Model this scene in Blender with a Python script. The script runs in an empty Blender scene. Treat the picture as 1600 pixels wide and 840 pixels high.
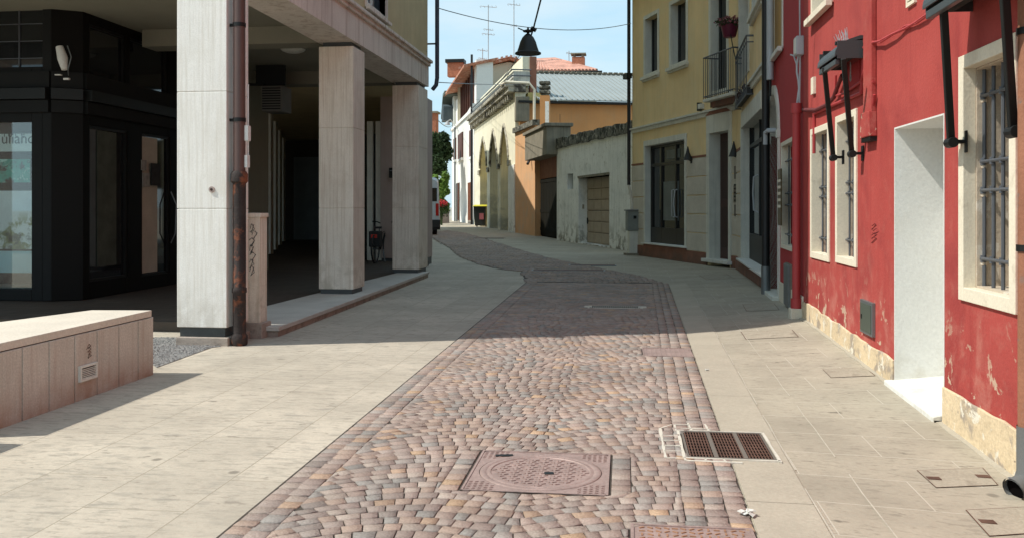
import bpy, math, random
import numpy as np
from mathutils import Vector
R = math.radians
random.seed(7)
S = bpy.context.scene
C = S.collection

# ------------------------------------------------------------------ camera, sky, sun, exposure
F_PX, VPX, HORY, EYE = 1400.0, 975.0, 324.0, 1.45
YAW = math.atan((VPX - 800) / F_PX)
cd = bpy.data.cameras.new('camera'); cam = bpy.data.objects.new('camera', cd); C.objects.link(cam)
cam.location = (0, 0, EYE); cam.rotation_euler = (R(90), 0, YAW)
cd.sensor_width = 36; cd.lens = F_PX / 1600 * 36; cd.shift_y = -(420 - HORY) / 1600
cd.clip_start = 0.1; cd.clip_end = 5000
S.camera = cam
SUN = Vector((-0.588, -0.183, 0.788)).normalized()       # towards the sun
EL = math.asin(SUN.z); AZ = math.atan2(SUN.x, SUN.y)
w = bpy.data.worlds.new('World'); S.world = w; w.use_nodes = True
nt = w.node_tree; bg = nt.nodes['Background']
sky = nt.nodes.new('ShaderNodeTexSky'); sky.sky_type = 'NISHITA'; sky.sun_disc = False
sky.sun_elevation = EL; sky.sun_rotation = AZ
sky.air_density = 1.3; sky.dust_density = .8; sky.ozone_density = 1.0
# thin cloud veil in the sky
tc = nt.nodes.new('ShaderNodeTexCoord'); mp = nt.nodes.new('ShaderNodeMapping'); mp.inputs['Scale'].default_value = (1.2, 1.2, 5)
nz = nt.nodes.new('ShaderNodeTexNoise'); nz.inputs['Scale'].default_value = 2.6; nz.inputs['Detail'].default_value = 6; nz.inputs['Roughness'].default_value = .6
cr = nt.nodes.new('ShaderNodeValToRGB'); cr.color_ramp.elements[0].position = .36; cr.color_ramp.elements[1].position = .78
cr.color_ramp.elements[0].color = (0, 0, 0, 1); cr.color_ramp.elements[1].color = (1, 1, 1, 1)
mx = nt.nodes.new('ShaderNodeMix'); mx.data_type = 'RGBA'
nt.links.new(tc.outputs['Generated'], mp.inputs[0]); nt.links.new(mp.outputs[0], nz.inputs['Vector']); nt.links.new(nz.outputs[0], cr.inputs[0])
ml = nt.nodes.new('ShaderNodeMix'); ml.data_type = 'RGBA'; ml.inputs['Factor'].default_value = .78; nt.links.new(sky.outputs[0], ml.inputs['A']); ml.inputs['B'].default_value = (3.1, 5.0, 6.2, 1)
rf_ = nt.nodes.new('ShaderNodeMath'); rf_.operation = 'MULTIPLY'; rf_.inputs[1].default_value = .48; nt.links.new(cr.outputs[0], rf_.inputs[0])
nt.links.new(rf_.outputs[0], mx.inputs['Factor']); nt.links.new(ml.outputs['Result'], mx.inputs['A']); mx.inputs['B'].default_value = (6.0, 6.1, 5.9, 1)
nt.links.new(mx.outputs['Result'], bg.inputs[0]); bg.inputs[1].default_value = 0.15
sd = bpy.data.lights.new('sun', 'SUN'); sd.energy = 4.15; sd.angle = R(.5); sd.color = (1, .97, .89)
sun = bpy.data.objects.new('sun', sd); C.objects.link(sun); sun.rotation_euler = (-SUN).to_track_quat('-Z', 'Y').to_euler()
sun.location = (-20, -10, 40)
S.view_settings.view_transform = 'Standard'; S.view_settings.look = 'None'; S.view_settings.exposure = 0.16; S.view_settings.gamma = 1
S.view_settings.use_curve_mapping = False

# ------------------------------------------------------------------ measuring helpers
RT = (math.cos(YAW), math.sin(YAW)); FW = (-math.sin(YAW), math.cos(YAW))
def ray(px, py):
    u = (px - 800) / F_PX; v = (HORY - py) / F_PX
    return Vector((FW[0] + u * RT[0], FW[1] + u * RT[1], v))
def at(px, py, d):
    r = ray(px, py); return Vector((r.x * d, r.y * d, EYE + r.z * d))
def G(px, py, z=0.0):
    return at(px, py, (z - EYE) / ((HORY - py) / F_PX))
def yline(px, x):
    r = ray(px, HORY); return r.y * x / r.x
def clamp(v, a=0., b=1.): return max(a, min(b, v))
def ground_z(x, y):
    if y < 10.7: s = max(-.13, -.056 + (y - 4.9) * .029)
    else: s = .113 * clamp((24 - y) / 13.3)
    return s * clamp((x - .85) / 1.3)
def GG(px, py):
    z = 0
    for _ in range(12):
        p = G(px, py, z); z = .5 * z + .5 * ground_z(p.x, p.y)
    return G(px, py, z)

class Frame:
    """a wall line: local X along the wall, local Y into the wall, Z up"""
    def __init__(s, p0, p1):
        s.p0 = Vector((p0[0], p0[1])); s.p1 = Vector((p1[0], p1[1])); d = s.p1 - s.p0
        s.L = d.length; s.d = d.normalized(); s.n = Vector((-s.d.y, s.d.x)); s.rot = math.atan2(s.d.y, s.d.x)
    def px(s, px, py, out=0.0):
        r = ray(px, py); o = s.p0 - s.n * out
        t = o.dot(s.n) / Vector((r.x, r.y)).dot(s.n)
        q = Vector((r.x, r.y)) * t
        return (q - s.p0).dot(s.d), EYE + r.z * t
    def s(s, px, out=0.0): return s.px(px, HORY, out)[0]
    def z(s, px, py, out=0.0): return s.px(px, py, out)[1]
    def rect(s, pxa, pya_top, pxb, pyb_bot_at_a, out=0.0):
        """rectangle: left pixel column, its top y, right pixel column, bottom y at the left column"""
        return s.s(pxa, out), s.s(pxb, out), s.z(pxa, pyb_bot_at_a, out), s.z(pxa, pya_top, out)
    def local(s, p):
        q = Vector((p[0], p[1])) - s.p0; return Vector((q.dot(s.d), q.dot(s.n), p[2]))
    def world(s, x, y, z=0):
        q = s.p0 + s.d * x + s.n * y; return Vector((q.x, q.y, z))
WORLD = Frame((0, 0), (1, 0))

# ------------------------------------------------------------------ object helpers
def thing(name, label, cat, fr=WORLD, off=(0, 0, 0), group=None):
    o = bpy.data.objects.new(name, None); o.empty_display_size = .2; C.objects.link(o)
    o.location = fr.world(*off); o.rotation_euler = (0, 0, fr.rot)
    o['label'] = label; o['category'] = cat; o['off'] = list(map(float, off))
    if group: o['group'] = group
    return o
def tag(o, label, cat, group=None):
    o['label'] = label; o['category'] = cat
    if group: o['group'] = group
    return o

class MB:
    def __init__(s): s.v = []; s.f = []
    def poly(s, pts):
        b = len(s.v); s.v += [tuple(p) for p in pts]; s.f.append(tuple(range(b, b + len(pts)))); return s
    def box(s, x0, x1, y0, y1, z0, z1):
        x0, x1 = sorted((x0, x1)); y0, y1 = sorted((y0, y1)); z0, z1 = sorted((z0, z1)); b = len(s.v)
        s.v += [(x0,y0,z0),(x1,y0,z0),(x1,y1,z0),(x0,y1,z0),(x0,y0,z1),(x1,y0,z1),(x1,y1,z1),(x0,y1,z1)]
        s.f += [(b,b+3,b+2,b+1),(b+4,b+5,b+6,b+7),(b,b+1,b+5,b+4),(b+1,b+2,b+6,b+5),(b+2,b+3,b+7,b+6),(b+3,b,b+4,b+7)]; return s
    def obox(s, c, size, rz=0, rx=0):
        """box by centre and size, tilted about X then turned about Z"""
        b = len(s.v); cz, sz = math.cos(rz), math.sin(rz); cx, sx = math.cos(rx), math.sin(rx)
        for dz in (-.5, .5):
            for dx, dy in ((-.5,-.5),(.5,-.5),(.5,.5),(-.5,.5)):
                x, y, z = dx*size[0], dy*size[1], dz*size[2]; y, z = y*cx - z*sx, y*sx + z*cx
                s.v.append((c[0]+x*cz-y*sz, c[1]+x*sz+y*cz, c[2]+z))
        s.f += [(b,b+3,b+2,b+1),(b+4,b+5,b+6,b+7),(b,b+1,b+5,b+4),(b+1,b+2,b+6,b+5),(b+2,b+3,b+7,b+6),(b+3,b,b+4,b+7)]; return s
    def prism(s, pts, y0, y1):
        """polygon in (x,z), extruded along y"""
        n = len(pts); b = len(s.v)
        s.v += [(p[0], y0, p[1]) for p in pts] + [(p[0], y1, p[1]) for p in pts]
        s.f += [tuple(range(b, b+n)), tuple(range(b+2*n-1, b+n-1, -1))]
        s.f += [(b+(i+1) % n, b+i, b+n+i, b+n+(i+1) % n) for i in range(n)]; return s
    def slab(s, pts, z0, z1):
        n = len(pts); b = len(s.v)
        zz = lambda z, i: z[i] if isinstance(z, (list, tuple)) else z
        s.v += [(p[0], p[1], zz(z0, i)) for i, p in enumerate(pts)] + [(p[0], p[1], zz(z1, i)) for i, p in enumerate(pts)]
        s.f += [tuple(range(b+n-1, b-1, -1)), tuple(range(b+n, b+2*n))]
        s.f += [(b+i, b+(i+1) % n, b+n+(i+1) % n, b+n+i) for i in range(n)]; return s
    def tube(s, pts, r, n=10, closed=True):
        pts = [Vector(p) for p in pts]; rr = r if isinstance(r, (list, tuple)) else [r]*len(pts); rings = []
        up = None
        for i, p in enumerate(pts):
            t = (pts[min(i+1, len(pts)-1)] - pts[max(i-1, 0)]).normalized()
            if up is None: up = Vector((0,0,1)) if abs(t.z) < .9 else Vector((1,0,0))
            a = t.cross(up).normalized(); c = a.cross(t).normalized(); up = c
            b = len(s.v); rings.append(b)
            for k in range(n):
                g = 2*math.pi*k/n; s.v.append(tuple(p + (a*math.cos(g) + c*math.sin(g))*rr[i]))
        for q in range(len(rings)-1):
            A, B = rings[q], rings[q+1]
            s.f += [(A+k, A+(k+1) % n, B+(k+1) % n, B+k) for k in range(n)]
        if closed:
            s.f.append(tuple(range(rings[0]+n-1, rings[0]-1, -1))); s.f.append(tuple(range(rings[-1], rings[-1]+n)))
        return s
    def lathe(s, prof, c=(0,0), n=24):
        """profile of (r,z) turned about the vertical axis through c"""
        rings = []
        for r, z in prof:
            b = len(s.v); rings.append(b)
            for k in range(n):
                g = 2*math.pi*k/n; s.v.append((c[0]+r*math.cos(g), c[1]+r*math.sin(g), z))
        for q in range(len(rings)-1):
            A, B = rings[q], rings[q+1]; s.f += [(A+k, A+(k+1) % n, B+(k+1) % n, B+k) for k in range(n)]
        s.f.append(tuple(range(rings[0]+n-1, rings[0]-1, -1))); s.f.append(tuple(range(rings[-1], rings[-1]+n))); return s
    def wall(s, x0, x1, z0, z1, y0, y1, ops=(), ztop1=None):
        """wall panel with rectangular openings (xa,xb,za,zb); the top may slope to ztop1 at x1"""
        zt = lambda x: z1 if ztop1 is None else z1 + (ztop1 - z1)*(x-x0)/(x1-x0)
        xs = sorted({x0, x1} | {v for o in ops for v in o[:2] if x0 < v < x1})
        for xa, xb in zip(xs[:-1], xs[1:]):
            if xb - xa < 1e-5: continue
            xm = (xa+xb)/2; cuts = sorted([(o[2], o[3]) for o in ops if o[0] < xm < o[1]]); z = z0
            for za, zb in cuts + [(None, None)]:
                if za is None:
                    s.prism([(xa, z), (xb, z), (xb, zt(xb)), (xa, zt(xa))], y0, y1) if z < min(zt(xa), zt(xb)) - 1e-4 else None
                else:
                    if za > z + 1e-4: s.prism([(xa, z), (xb, z), (xb, za), (xa, za)], y0, y1)
                    z = max(z, zb)
        return s
    def build(s, name, mat, parent=None, smooth=False, bevel=0, kind=None):
        me = bpy.data.meshes.new(name); off = Vector(parent['off']) if parent is not None and 'off' in parent.keys() else Vector((0,0,0))
        me.from_pydata([(x-off.x, y-off.y, z-off.z) for x, y, z in s.v], [], s.f)
        if mat: me.materials.append(mat)
        if smooth:
            me.polygons.foreach_set('use_smooth', [True]*len(me.polygons))
            try: me.set_sharp_from_angle(angle=R(40))
            except Exception: pass
        o = bpy.data.objects.new(name, me); C.objects.link(o)
        if parent is not None:
            o.parent = parent
            if 'off' in parent.keys(): o['off'] = list(parent['off'])
        if bevel:
            b = o.modifiers.new('bevel', 'BEVEL'); b.width = bevel; b.segments = 2; b.limit_method = 'ANGLE'; b.angle_limit = R(40)
        if kind: o['kind'] = kind
        return o

# ------------------------------------------------------------------ materials
def srgb(r, g, b):
    f = lambda c: ((c/255+.055)/1.055)**2.4 if c/255 > .04045 else c/255/12.92
    return (f(r), f(g), f(b))
def mat(name, col, rough=.85, var=.12, scale=2.5, bump=.25, bscale=45, patches=(), streak=None, metal=0, spec=.3, grain=.06, lowdirt=None, coat=0, sscale=(9, 9, .35), slo=.5):
    """procedural surface: broad tone variation, fine grain, optional patches (col, scale, lo, hi[, zlo, zhi]), vertical streaks (col, amount)"""
    m = bpy.data.materials.new(name); m.use_nodes = True; t = m.node_tree; N = t.nodes; L = t.links
    b = N['Principled BSDF']; b.inputs['Roughness'].default_value = rough; b.inputs['Metallic'].default_value = metal
    b.inputs['Specular IOR Level'].default_value = spec
    if coat: b.inputs['Coat Weight'].default_value = coat
    tc = N.new('ShaderNodeTexCoord').outputs['Object']
    def noise(sc, det=5, ro=.6, vec=tc, dist=0):
        n = N.new('ShaderNodeTexNoise'); n.inputs['Scale'].default_value = sc; n.inputs['Detail'].default_value = det
        n.inputs['Roughness'].default_value = ro; n.inputs['Distortion'].default_value = dist; L.new(vec, n.inputs['Vector']); return n.outputs[0]
    def rng(v, a, b_, c, d):
        n = N.new('ShaderNodeMapRange'); L.new(v, n.inputs[0]); n.inputs[1].default_value = a; n.inputs[2].default_value = b_
        n.inputs[3].default_value = c; n.inputs[4].default_value = d; return n.outputs[0]
    def mul(a, b_):
        n = N.new('ShaderNodeMath'); n.operation = 'MULTIPLY'; L.new(a, n.inputs[0])
        if isinstance(b_, float): n.inputs[1].default_value = b_
        else: L.new(b_, n.inputs[1])
        return n.outputs[0]
    def mix(f, a, b_, mode='MIX'):
        n = N.new('ShaderNodeMix'); n.data_type = 'RGBA'; n.blend_type = mode
        if isinstance(f, float): n.inputs['Factor'].default_value = f
        else: L.new(f, n.inputs['Factor'])
        for k, v in (('A', a), ('B', b_)):
            if isinstance(v, tuple): n.inputs[k].default_value = (*v[:3], 1)
            else: L.new(v, n.inputs[k])
        return n.outputs['Result']
    n1 = rng(noise(scale), .3, .7, 1-var, 1+var); n2 = rng(noise(bscale*1.3, 3), .3, .7, 1-grain, 1+grain)
    vv = mul(n1, n2); cb = N.new('ShaderNodeCombineColor'); [L.new(vv, cb.inputs[i]) for i in range(3)]
    c = mix(1.0, tuple(col), cb.outputs[0], 'MULTIPLY')
    sep = N.new('ShaderNodeSeparateXYZ'); L.new(tc, sep.inputs[0])
    if streak:
        mp = N.new('ShaderNodeMapping'); mp.inputs['Scale'].default_value = sscale; L.new(tc, mp.inputs[0])
        f = rng(noise(1.0, 6, .65, mp.outputs[0]), slo, slo+.25, 0, streak[1]); c = mix(f, c, streak[0])
    for p in patches:
        f = rng(noise(p[1], 7, .65, dist=.4), p[2], p[3], 0, p[6] if len(p) > 6 else 1)
        if len(p) > 4: f = mul(f, rng(sep.outputs[2], p[4], p[5], 1, 0))
        c = mix(f, c, p[0])
    if lowdirt:
        f = mul(rng(sep.outputs[2], lowdirt[1], lowdirt[2], 1, 0), rng(noise(3.5, 6), .35, .65, .2, 1)); c = mix(f, c, lowdirt[0])
    L.new(c, b.inputs['Base Color'])
    if bump:
        bp = N.new('ShaderNodeBump'); bp.inputs['Strength'].default_value = bump; bp.inputs['Distance'].default_value = .01
        L.new(noise(bscale, 6, .6), bp.inputs['Height']); L.new(bp.outputs[0], b.inputs['Normal'])
    return m
def plain(name, col, rough=.5, metal=0, spec=.5, bump=0, coat=0): return mat(name, col, rough, .06, 4, bump, 60, metal=metal, spec=spec, grain=.03, coat=coat)
def glass(name, tint=(.9, .95, .95), refl=.12):
    m = bpy.data.materials.new(name); m.use_nodes = True; t = m.node_tree; N = t.nodes; N.remove(N['Principled BSDF'])
    a = N.new('ShaderNodeBsdfTransparent'); a.inputs[0].default_value = (*tint, 1); g = N.new('ShaderNodeBsdfGlossy'); g.inputs['Roughness'].default_value = .02
    fr = N.new('ShaderNodeFresnel'); fr.inputs[0].default_value = 1.5; ad = N.new('ShaderNodeMath'); ad.operation = 'ADD'; ad.inputs[1].default_value = refl - .04
    mx = N.new('ShaderNodeMixShader'); t.links.new(fr.outputs[0], ad.inputs[0]); t.links.new(ad.outputs[0], mx.inputs[0]); t.links.new(a.outputs[0], mx.inputs[1]); t.links.new(g.outputs[0], mx.inputs[2])
    t.links.new(mx.outputs[0], N['Material Output'].inputs[0]); return m
def slabs(name, col, joint, bw, bh, along_y, mortar=.006, offset=.5, dash=None, var=.1, spots=.5):
    """stone slab paving"""
    m = mat(name, col, .8, .1, 1.3, .3, 30, spec=.25); t = m.node_tree; N = t.nodes; L = t.links; b = N['Principled BSDF']
    prev = b.inputs['Base Color'].links[0].from_socket; nrm = b.inputs['Normal'].links[0].from_socket
    tc = N.new('ShaderNodeTexCoord').outputs['Object']; mp = N.new('ShaderNodeMapping'); L.new(tc, mp.inputs[0])
    if along_y: mp.inputs['Rotation'].default_value = (0, 0, R(90))
    br = N.new('ShaderNodeTexBrick'); L.new(mp.outputs[0], br.inputs['Vector']); br.inputs['Scale'].default_value = 1
    br.inputs['Brick Width'].default_value = bw; br.inputs['Row Height'].default_value = bh; br.inputs['Mortar Size'].default_value = mortar; br.offset = offset
    br.inputs['Mortar Smooth'].default_value = .3
    br.inputs['Color1'].default_value = (1-var,)*3+(1,); br.inputs['Color2'].default_value = (1+var,)*3+(1,); br.inputs['Mortar'].default_value = (1, 1, 1, 1)
    def mix(f, a, b_, mode='MIX'):
        n = N.new('ShaderNodeMix'); n.data_type = 'RGBA'; n.blend_type = mode
        for k, v in (('Factor', f), ('A', a), ('B', b_)):
            if isinstance(v, tuple): n.inputs[k].default_value = (*v[:3], 1)
            elif isinstance(v, float): n.inputs[k].default_value = v
            else: L.new(v, n.inputs[k])
        return n.outputs['Result']
    c = mix(1.0, prev, br.outputs['Color'], 'MULTIPLY')
    def nr(scale, lo, hi, amt, sc3=(1, 1, 1), det=6):
        q = N.new('ShaderNodeMapping'); q.inputs['Scale'].default_value = sc3; L.new(tc, q.inputs[0])
        n = N.new('ShaderNodeTexNoise'); n.inputs['Scale'].default_value = scale; n.inputs['Detail'].default_value = det; n.inputs['Roughness'].default_value = .65; L.new(q.outputs[0], n.inputs['Vector'])
        r = N.new('ShaderNodeMapRange'); L.new(n.outputs[0], r.inputs[0]); r.inputs[1].default_value = lo; r.inputs[2].default_value = hi; r.inputs[4].default_value = amt; return r.outputs[0]
    if dash: c = mix(nr(5.0, .50, .68, dash[1], (1.0, 3.2, 1)), c, dash[0]); c = mix(nr(13.0, .55, .64, .6, (.8, 2.4, 1), 3), c, tuple(x*.6 for x in col)); c = mix(nr(5.5, .64, .69, .8, (.8, 1.8, 1), 3), c, tuple(x*.4 for x in col)); c = mix(nr(2.2, .5, .72, .35), c, tuple(min(1, x*1.3) for x in col))
    c = mix(nr(.9, .42, .68, .6), c, tuple(x*.72 for x in col))
    # gum spots and small stains
    vo = N.new('ShaderNodeTexVoronoi'); vo.inputs['Scale'].default_value = 1.6; L.new(tc, vo.inputs['Vector'])
    r = N.new('ShaderNodeMapRange'); L.new(vo.outputs['Distance'], r.inputs[0]); r.inputs[1].default_value = .035; r.inputs[2].default_value = .06; r.inputs[3].default_value = spots; r.inputs[4].default_value = 0
    c = mix(r.outputs[0], c, tuple(x*.35 for x in col))
    c = mix(br.outputs['Fac'], c, joint)
    L.new(c, b.inputs['Base Color'])
    bp = N.new('ShaderNodeBump'); bp.inputs['Strength'].default_value = .5; bp.inputs['Distance'].default_value = .004; bp.invert = True
    L.new(br.outputs['Fac'], bp.inputs['Height']); L.new(nrm, bp.inputs['Normal']); L.new(bp.outputs[0], b.inputs['Normal'])
    return m

m_trav = mat('travertine', (.86, .83, .77), .75, .05, 1.2, .3, 80, patches=(((.66, .61, .52), 2.2, .5, .75, 0, 9, .6), ((.50, .45, .37), 3.5, .48, .6, .15, .7, .5)), streak=((.66, .61, .52), .75), sscale=(34, 34, 1.1), slo=.46, grain=.10)
m_travpink = mat('rosy travertine', (.74, .68, .58), .75, .09, 1.1, .3, 60, streak=((.50, .41, .31), .75), sscale=(30, 30, .9), slo=.46, grain=.12, patches=(((.50, .42, .33), 2, .5, .72, 0, 9, .6), ((.42, .37, .28), 4, .48, .6, .2, .9, .6)))
m_fascia = mat('fascia stone', (.70, .63, .55), .75, .08, 1.5, .3, 50, streak=((.30, .20, .14), .75), grain=.1)
m_darkband = mat('dark base stone', (.045, .05, .05), .4, .2, 5, .15, spec=.5)
m_beige = mat('ochre render', (.52, .42, .24), .9, .1, 1.5, .3, 50, streak=((.38, .31, .18), .4))
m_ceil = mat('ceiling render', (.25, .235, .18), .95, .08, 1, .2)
m_shop = plain('black shopfront paint', (.005, .004, .003), .6, 0, .15, bump=.05)
m_shop2 = plain('slate shopfront paint', (.012, .012, .0115), .7, 0, .2, bump=.1)
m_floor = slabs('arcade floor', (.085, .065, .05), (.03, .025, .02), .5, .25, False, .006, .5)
m_cope = mat('step stone', (.50, .47, .42), .7, .1, 3, .3, grain=.1)
m_stepside = mat('step side', (.36, .30, .25), .85, .2, 5, .5, patches=(((.15, .12, .10), 9, .5, .65, 0, .2, .6),))
m_bench = mat('worn pink travertine', (.54, .49, .42), .8, .12, 2.2, .4, 55, streak=((.40, .29, .22), .7), sscale=(20, 20, 1.2), grain=.16, patches=(((.66, .56, .46), 3, .5, .75, 0, .8, .5),), lowdirt=((.40, .25, .17), .0, .26))
m_benchtop = mat('pale bench coping', (.62, .55, .46), .75, .08, 2, .3, grain=.1)
m_joint = plain('joint', (.16, .09, .07), .9)
m_rust = mat('rusted iron', (.035, .025, .022), .75, .2, 6, .6, 40, patches=(((.20, .065, .03), 5, .52, .62),), grain=.2)
m_brownpipe = plain('brown pipe paint', (.10, .055, .045), .5, bump=.1)
m_bluepipe = plain('dark slate pipe', (.035, .045, .07), .45)
m_blackpipe = plain('black pipe', (.012, .010, .010), .5, bump=.1)
m_greypipe = plain('grey pipe', (.42, .43, .44), .5, bump=.1)
m_zinc = plain('zinc', (.20, .21, .21), .45, metal=.6, bump=.1)
REDC = (.385, .058, .048)
m_red = mat('red render', REDC, .85, .10, 1.1, .35, 40, streak=((.27, .028, .028), .55), grain=.07,
    patches=(((.46, .10, .085), .8, .46, .75, 0, 9, .5), ((.24, .03, .03), 1.7, .50, .68, 0, 9, .65), ((.46, .17, .13), 6.0, .52, .72, .2, 2.6, .45), ((.52, .22, .17), 3.0, .50, .66, .35, 1.2, .6), ((.55, .42, .30), 4.2, .585, .605, .30, .85)))
m_redd = mat('deep red render', (.40, .035, .035), .85, .08, 1.1, .3, 40, streak=((.30, .025, .03), .4), grain=.06)
m_redtrim = plain('red paint', (.42, .045, .045), .6, bump=.15)
m_plinth = mat('worn cream plinth', (.66, .52, .34), .9, .14, 3, .7, 30, grain=.12, patches=(((.38, .31, .24), 3.5, .53, .60), ((.74, .68, .56), 5.5, .56, .60), ((.25, .19, .14), 9, .66, .69)))
m_cream = mat('cream window stone', (.74, .66, .52), .8, .06, 3, .25, grain=.07, patches=(((.52, .44, .33), 5, .6, .7, 0, 9, .6),))
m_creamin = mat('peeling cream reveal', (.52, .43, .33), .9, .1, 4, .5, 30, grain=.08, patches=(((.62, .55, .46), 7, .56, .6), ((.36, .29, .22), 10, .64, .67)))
m_white = mat('fresh white paint', (.70, .69, .65), .8, .05, 1.3, .3, 30, grain=.05, patches=(((.50, .46, .38), 4.5, .50, .66, .0, .55, .7), ((.66, .63, .56), 1.5, .5, .7, 0, 9, .6)))
m_iron = plain('grey painted iron', (.085, .09, .10), .45, bump=.1)
m_black = plain('black metal', (.011, .011, .010), .5, 0, .3, bump=.05)
m_charcoal = plain('charcoal metal', (.045, .052, .053), .4)
m_glassd = plain('dark window glass', (.012, .014, .016), .04, spec=.8)
m_glassb = plain('bluish window glass', (.05, .065, .08), .05, spec=.8)
m_glass = glass('clear glass')
m_yellow = mat('yellow render', (.84, .63, .34), .9, .10, .9, .3, 40, streak=((.60, .47, .23), .5), grain=.06, patches=(((.76, .64, .40), 1.0, .46, .65, 0, 12, .9),))
m_stoneg = mat('grey window stone', (.68, .66, .58), .8, .08, 3, .25, grain=.08, streak=((.38, .37, .32), .5))
m_rustic = mat('rustic render blocks', (.60, .545, .46), .9, .1, 2, .4, 30, grain=.08)
m_brownpl = mat('brown plinth', (.27, .12, .08), .85, .15, 3, .4, 30, lowdirt=((.13, .09, .07), .0, .3), patches=(((.15, .10, .08), 2.5, .5, .7, 0, 2, .6),))
m_ochreframe = plain('ochre shutter paint', (.42, .24, .07), .6)
m_greywall = mat('stained white wall', (.86, .85, .81), .9, .10, 1.1, .5, 25, grain=.1, streak=((.40, .40, .36), .6), patches=(((.36, .37, .33), 1.8, .56, .70, 0, 9, .6), ((.20, .18, .14), 2.5, .48, .56, -.1, 1.0), ((.64, .62, .56), 5, .60, .63)))
m_moss = mat('mossy coping', (.17, .16, .13), .95, .3, 5, .8, 20, patches=(((.045, .045, .035), 4, .45, .55), ((.36, .34, .29), 6, .56, .60)))
m_garage = mat('beige garage door', (.42, .34, .26), .7, .08, 3, .2)
m_orange = mat('orange render', (.60, .29, .115), .9, .1, .5, .3, 25, grain=.05, patches=(((.52, .33, .18), .8, .5, .7, 0, 12, .7),), streak=((.42, .24, .12), .4))
m_orangeb = mat('dull orange render', (.66, .37, .19), .9, .1, .8, .3, 25, streak=((.34, .22, .14), .5), patches=(((.50, .38, .26), 1.2, .5, .65, 0, 9, .7),))
m_concr = mat('weathered concrete', (.24, .21, .16), .95, .2, 1.8, .6, 20, streak=((.10, .10, .08), .8))
m_gate = plain('dark green gate', (.012, .011, .008), .9, spec=.1, bump=.3)
m_archw = mat('pale cream render', (.80, .75, .58), .9, .08, .5, .3, 20, streak=((.50, .47, .36), .6), patches=(((.34, .34, .30), .9, .47, .60, -.1, 4.2),))
m_archy = mat('yellow recess render', (.62, .49, .20), .9, .1, .6, .3, 20, patches=(((.34, .30, .20), .9, .5, .65, -.1, 3.2),))
m_parapet = mat('stained parapet', (.66, .66, .61), .9, .1, .5, .3, 20, streak=((.38, .38, .34), .8), patches=(((.14, .15, .13), 1.1, .56, .66, 8.0, 9.6),))
m_corn = mat('weathered cornice', (.42, .39, .32), .9, .3, 1.5, .5, 20, patches=(((.08, .07, .06), 1.8, .48, .60),))
m_whouse = mat('chalk white render', (.78, .76, .71), .9, .04, .5, .2, 20)
m_wood = plain('dark brown wood', (.10, .035, .022), .7)
m_tile = mat('clay roof tiles', (.42, .165, .095), .85, .3, 1.5, .4, 12, patches=(((.55, .33, .24), 2.2, .5, .6),))
m_brick = mat('brick', (.40, .15, .085), .9, .2, 6, .4, 20)
m_metalroof = mat('grey sheet roof', (.29, .31, .30), .55, .08, .6, .2, 20, streak=((.30, .32, .30), .5))
m_beigeg = mat('beige gable render', (.52, .46, .34), .9, .06, .6, .2)
m_leafd = plain('dark leaves', (.035, .06, .022), .7, spec=.2)
m_leafl = plain('light leaves', (.12, .20, .035), .7, spec=.2)
m_trunk = mat('bark', (.10, .075, .05), .95, .2, 5, .5)
m_van = plain('white van paint', (.62, .66, .70), .3, coat=.4)
m_rubber = plain('black plastic', (.02, .02, .02), .6)
m_redl = plain('red lens', (.5, .02, .015), .2)
m_binb = plain('bin plastic', (.018, .022, .022), .5)
m_yel = plain('yellow lid plastic', (.62, .55, .03), .5)
m_ironc = mat('cast iron cover', (.35, .25, .22), .6, .15, 6, .4, 40, metal=.25, spec=.5, grain=.15)
m_ironr = mat('rusty grate iron', (.13, .07, .05), .7, .25, 9, .4, metal=.2)
m_ironlight = plain('pale worn iron', (.17, .145, .12), .6, metal=.1)
m_mortw = mat('white mortar', (.58, .54, .46), .9, .1, 8, .5)
m_dark = plain('dark void', (.006, .005, .005), .95, spec=0)
m_gravel = mat('grey gravel', (.24, .23, .22), .95, .25, 60, .9, 90, grain=.3)
m_flower = plain('pink petals', (.36, .10, .12), .7)
m_pot = plain('purple pot', (.14, .012, .04), .4)
m_stonetan = mat('rose panel stone', (.42, .33, .29), .7, .08, 2, .2, streak=((.36, .26, .22), .4))

# ------------------------------------------------------------------ ground
# road edge polylines (left from near to far, right from far to near)
LE = [G(px, py) for px, py in ((340, 840), (822, 441), (814, 424), (784, 421), (751, 414), (720, 402), (701, 387), (676, 372), (655, 366))]
RE = [G(px, py) for px, py in ((1182, 840), (1045, 445), (998, 431), (946, 421), (907, 413), (852, 402), (797, 386), (756, 373), (729, 365), (700, 360))]
dl = (LE[1]-LE[0]); dr = (RE[1]-RE[0])
LE[0] = LE[0] - dl * .35; RE[0] = RE[0] - dr * .35
road_poly = [(p.x, p.y) for p in LE] + [(p.x, p.y) for p in reversed(RE)]
def inside(x, y, poly):
    c = False; n = len(poly); j = n-1
    for i in range(n):
        xi, yi = poly[i]; xj, yj = poly[j]
        if (yi > y) != (yj > y) and x < (xj-xi)*(y-yi)/(yj-yi)+xi: c = not c
        j = i
    return c
def edge_x(E, y):
    t = (y-E[0].y)/(E[1].y-E[0].y); return E[0].x + (E[1].x-E[0].x)*t
YB = LE[1].y
def cx(y): return -.6 if y < 15 else -.6 - (y-15)*.25

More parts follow.
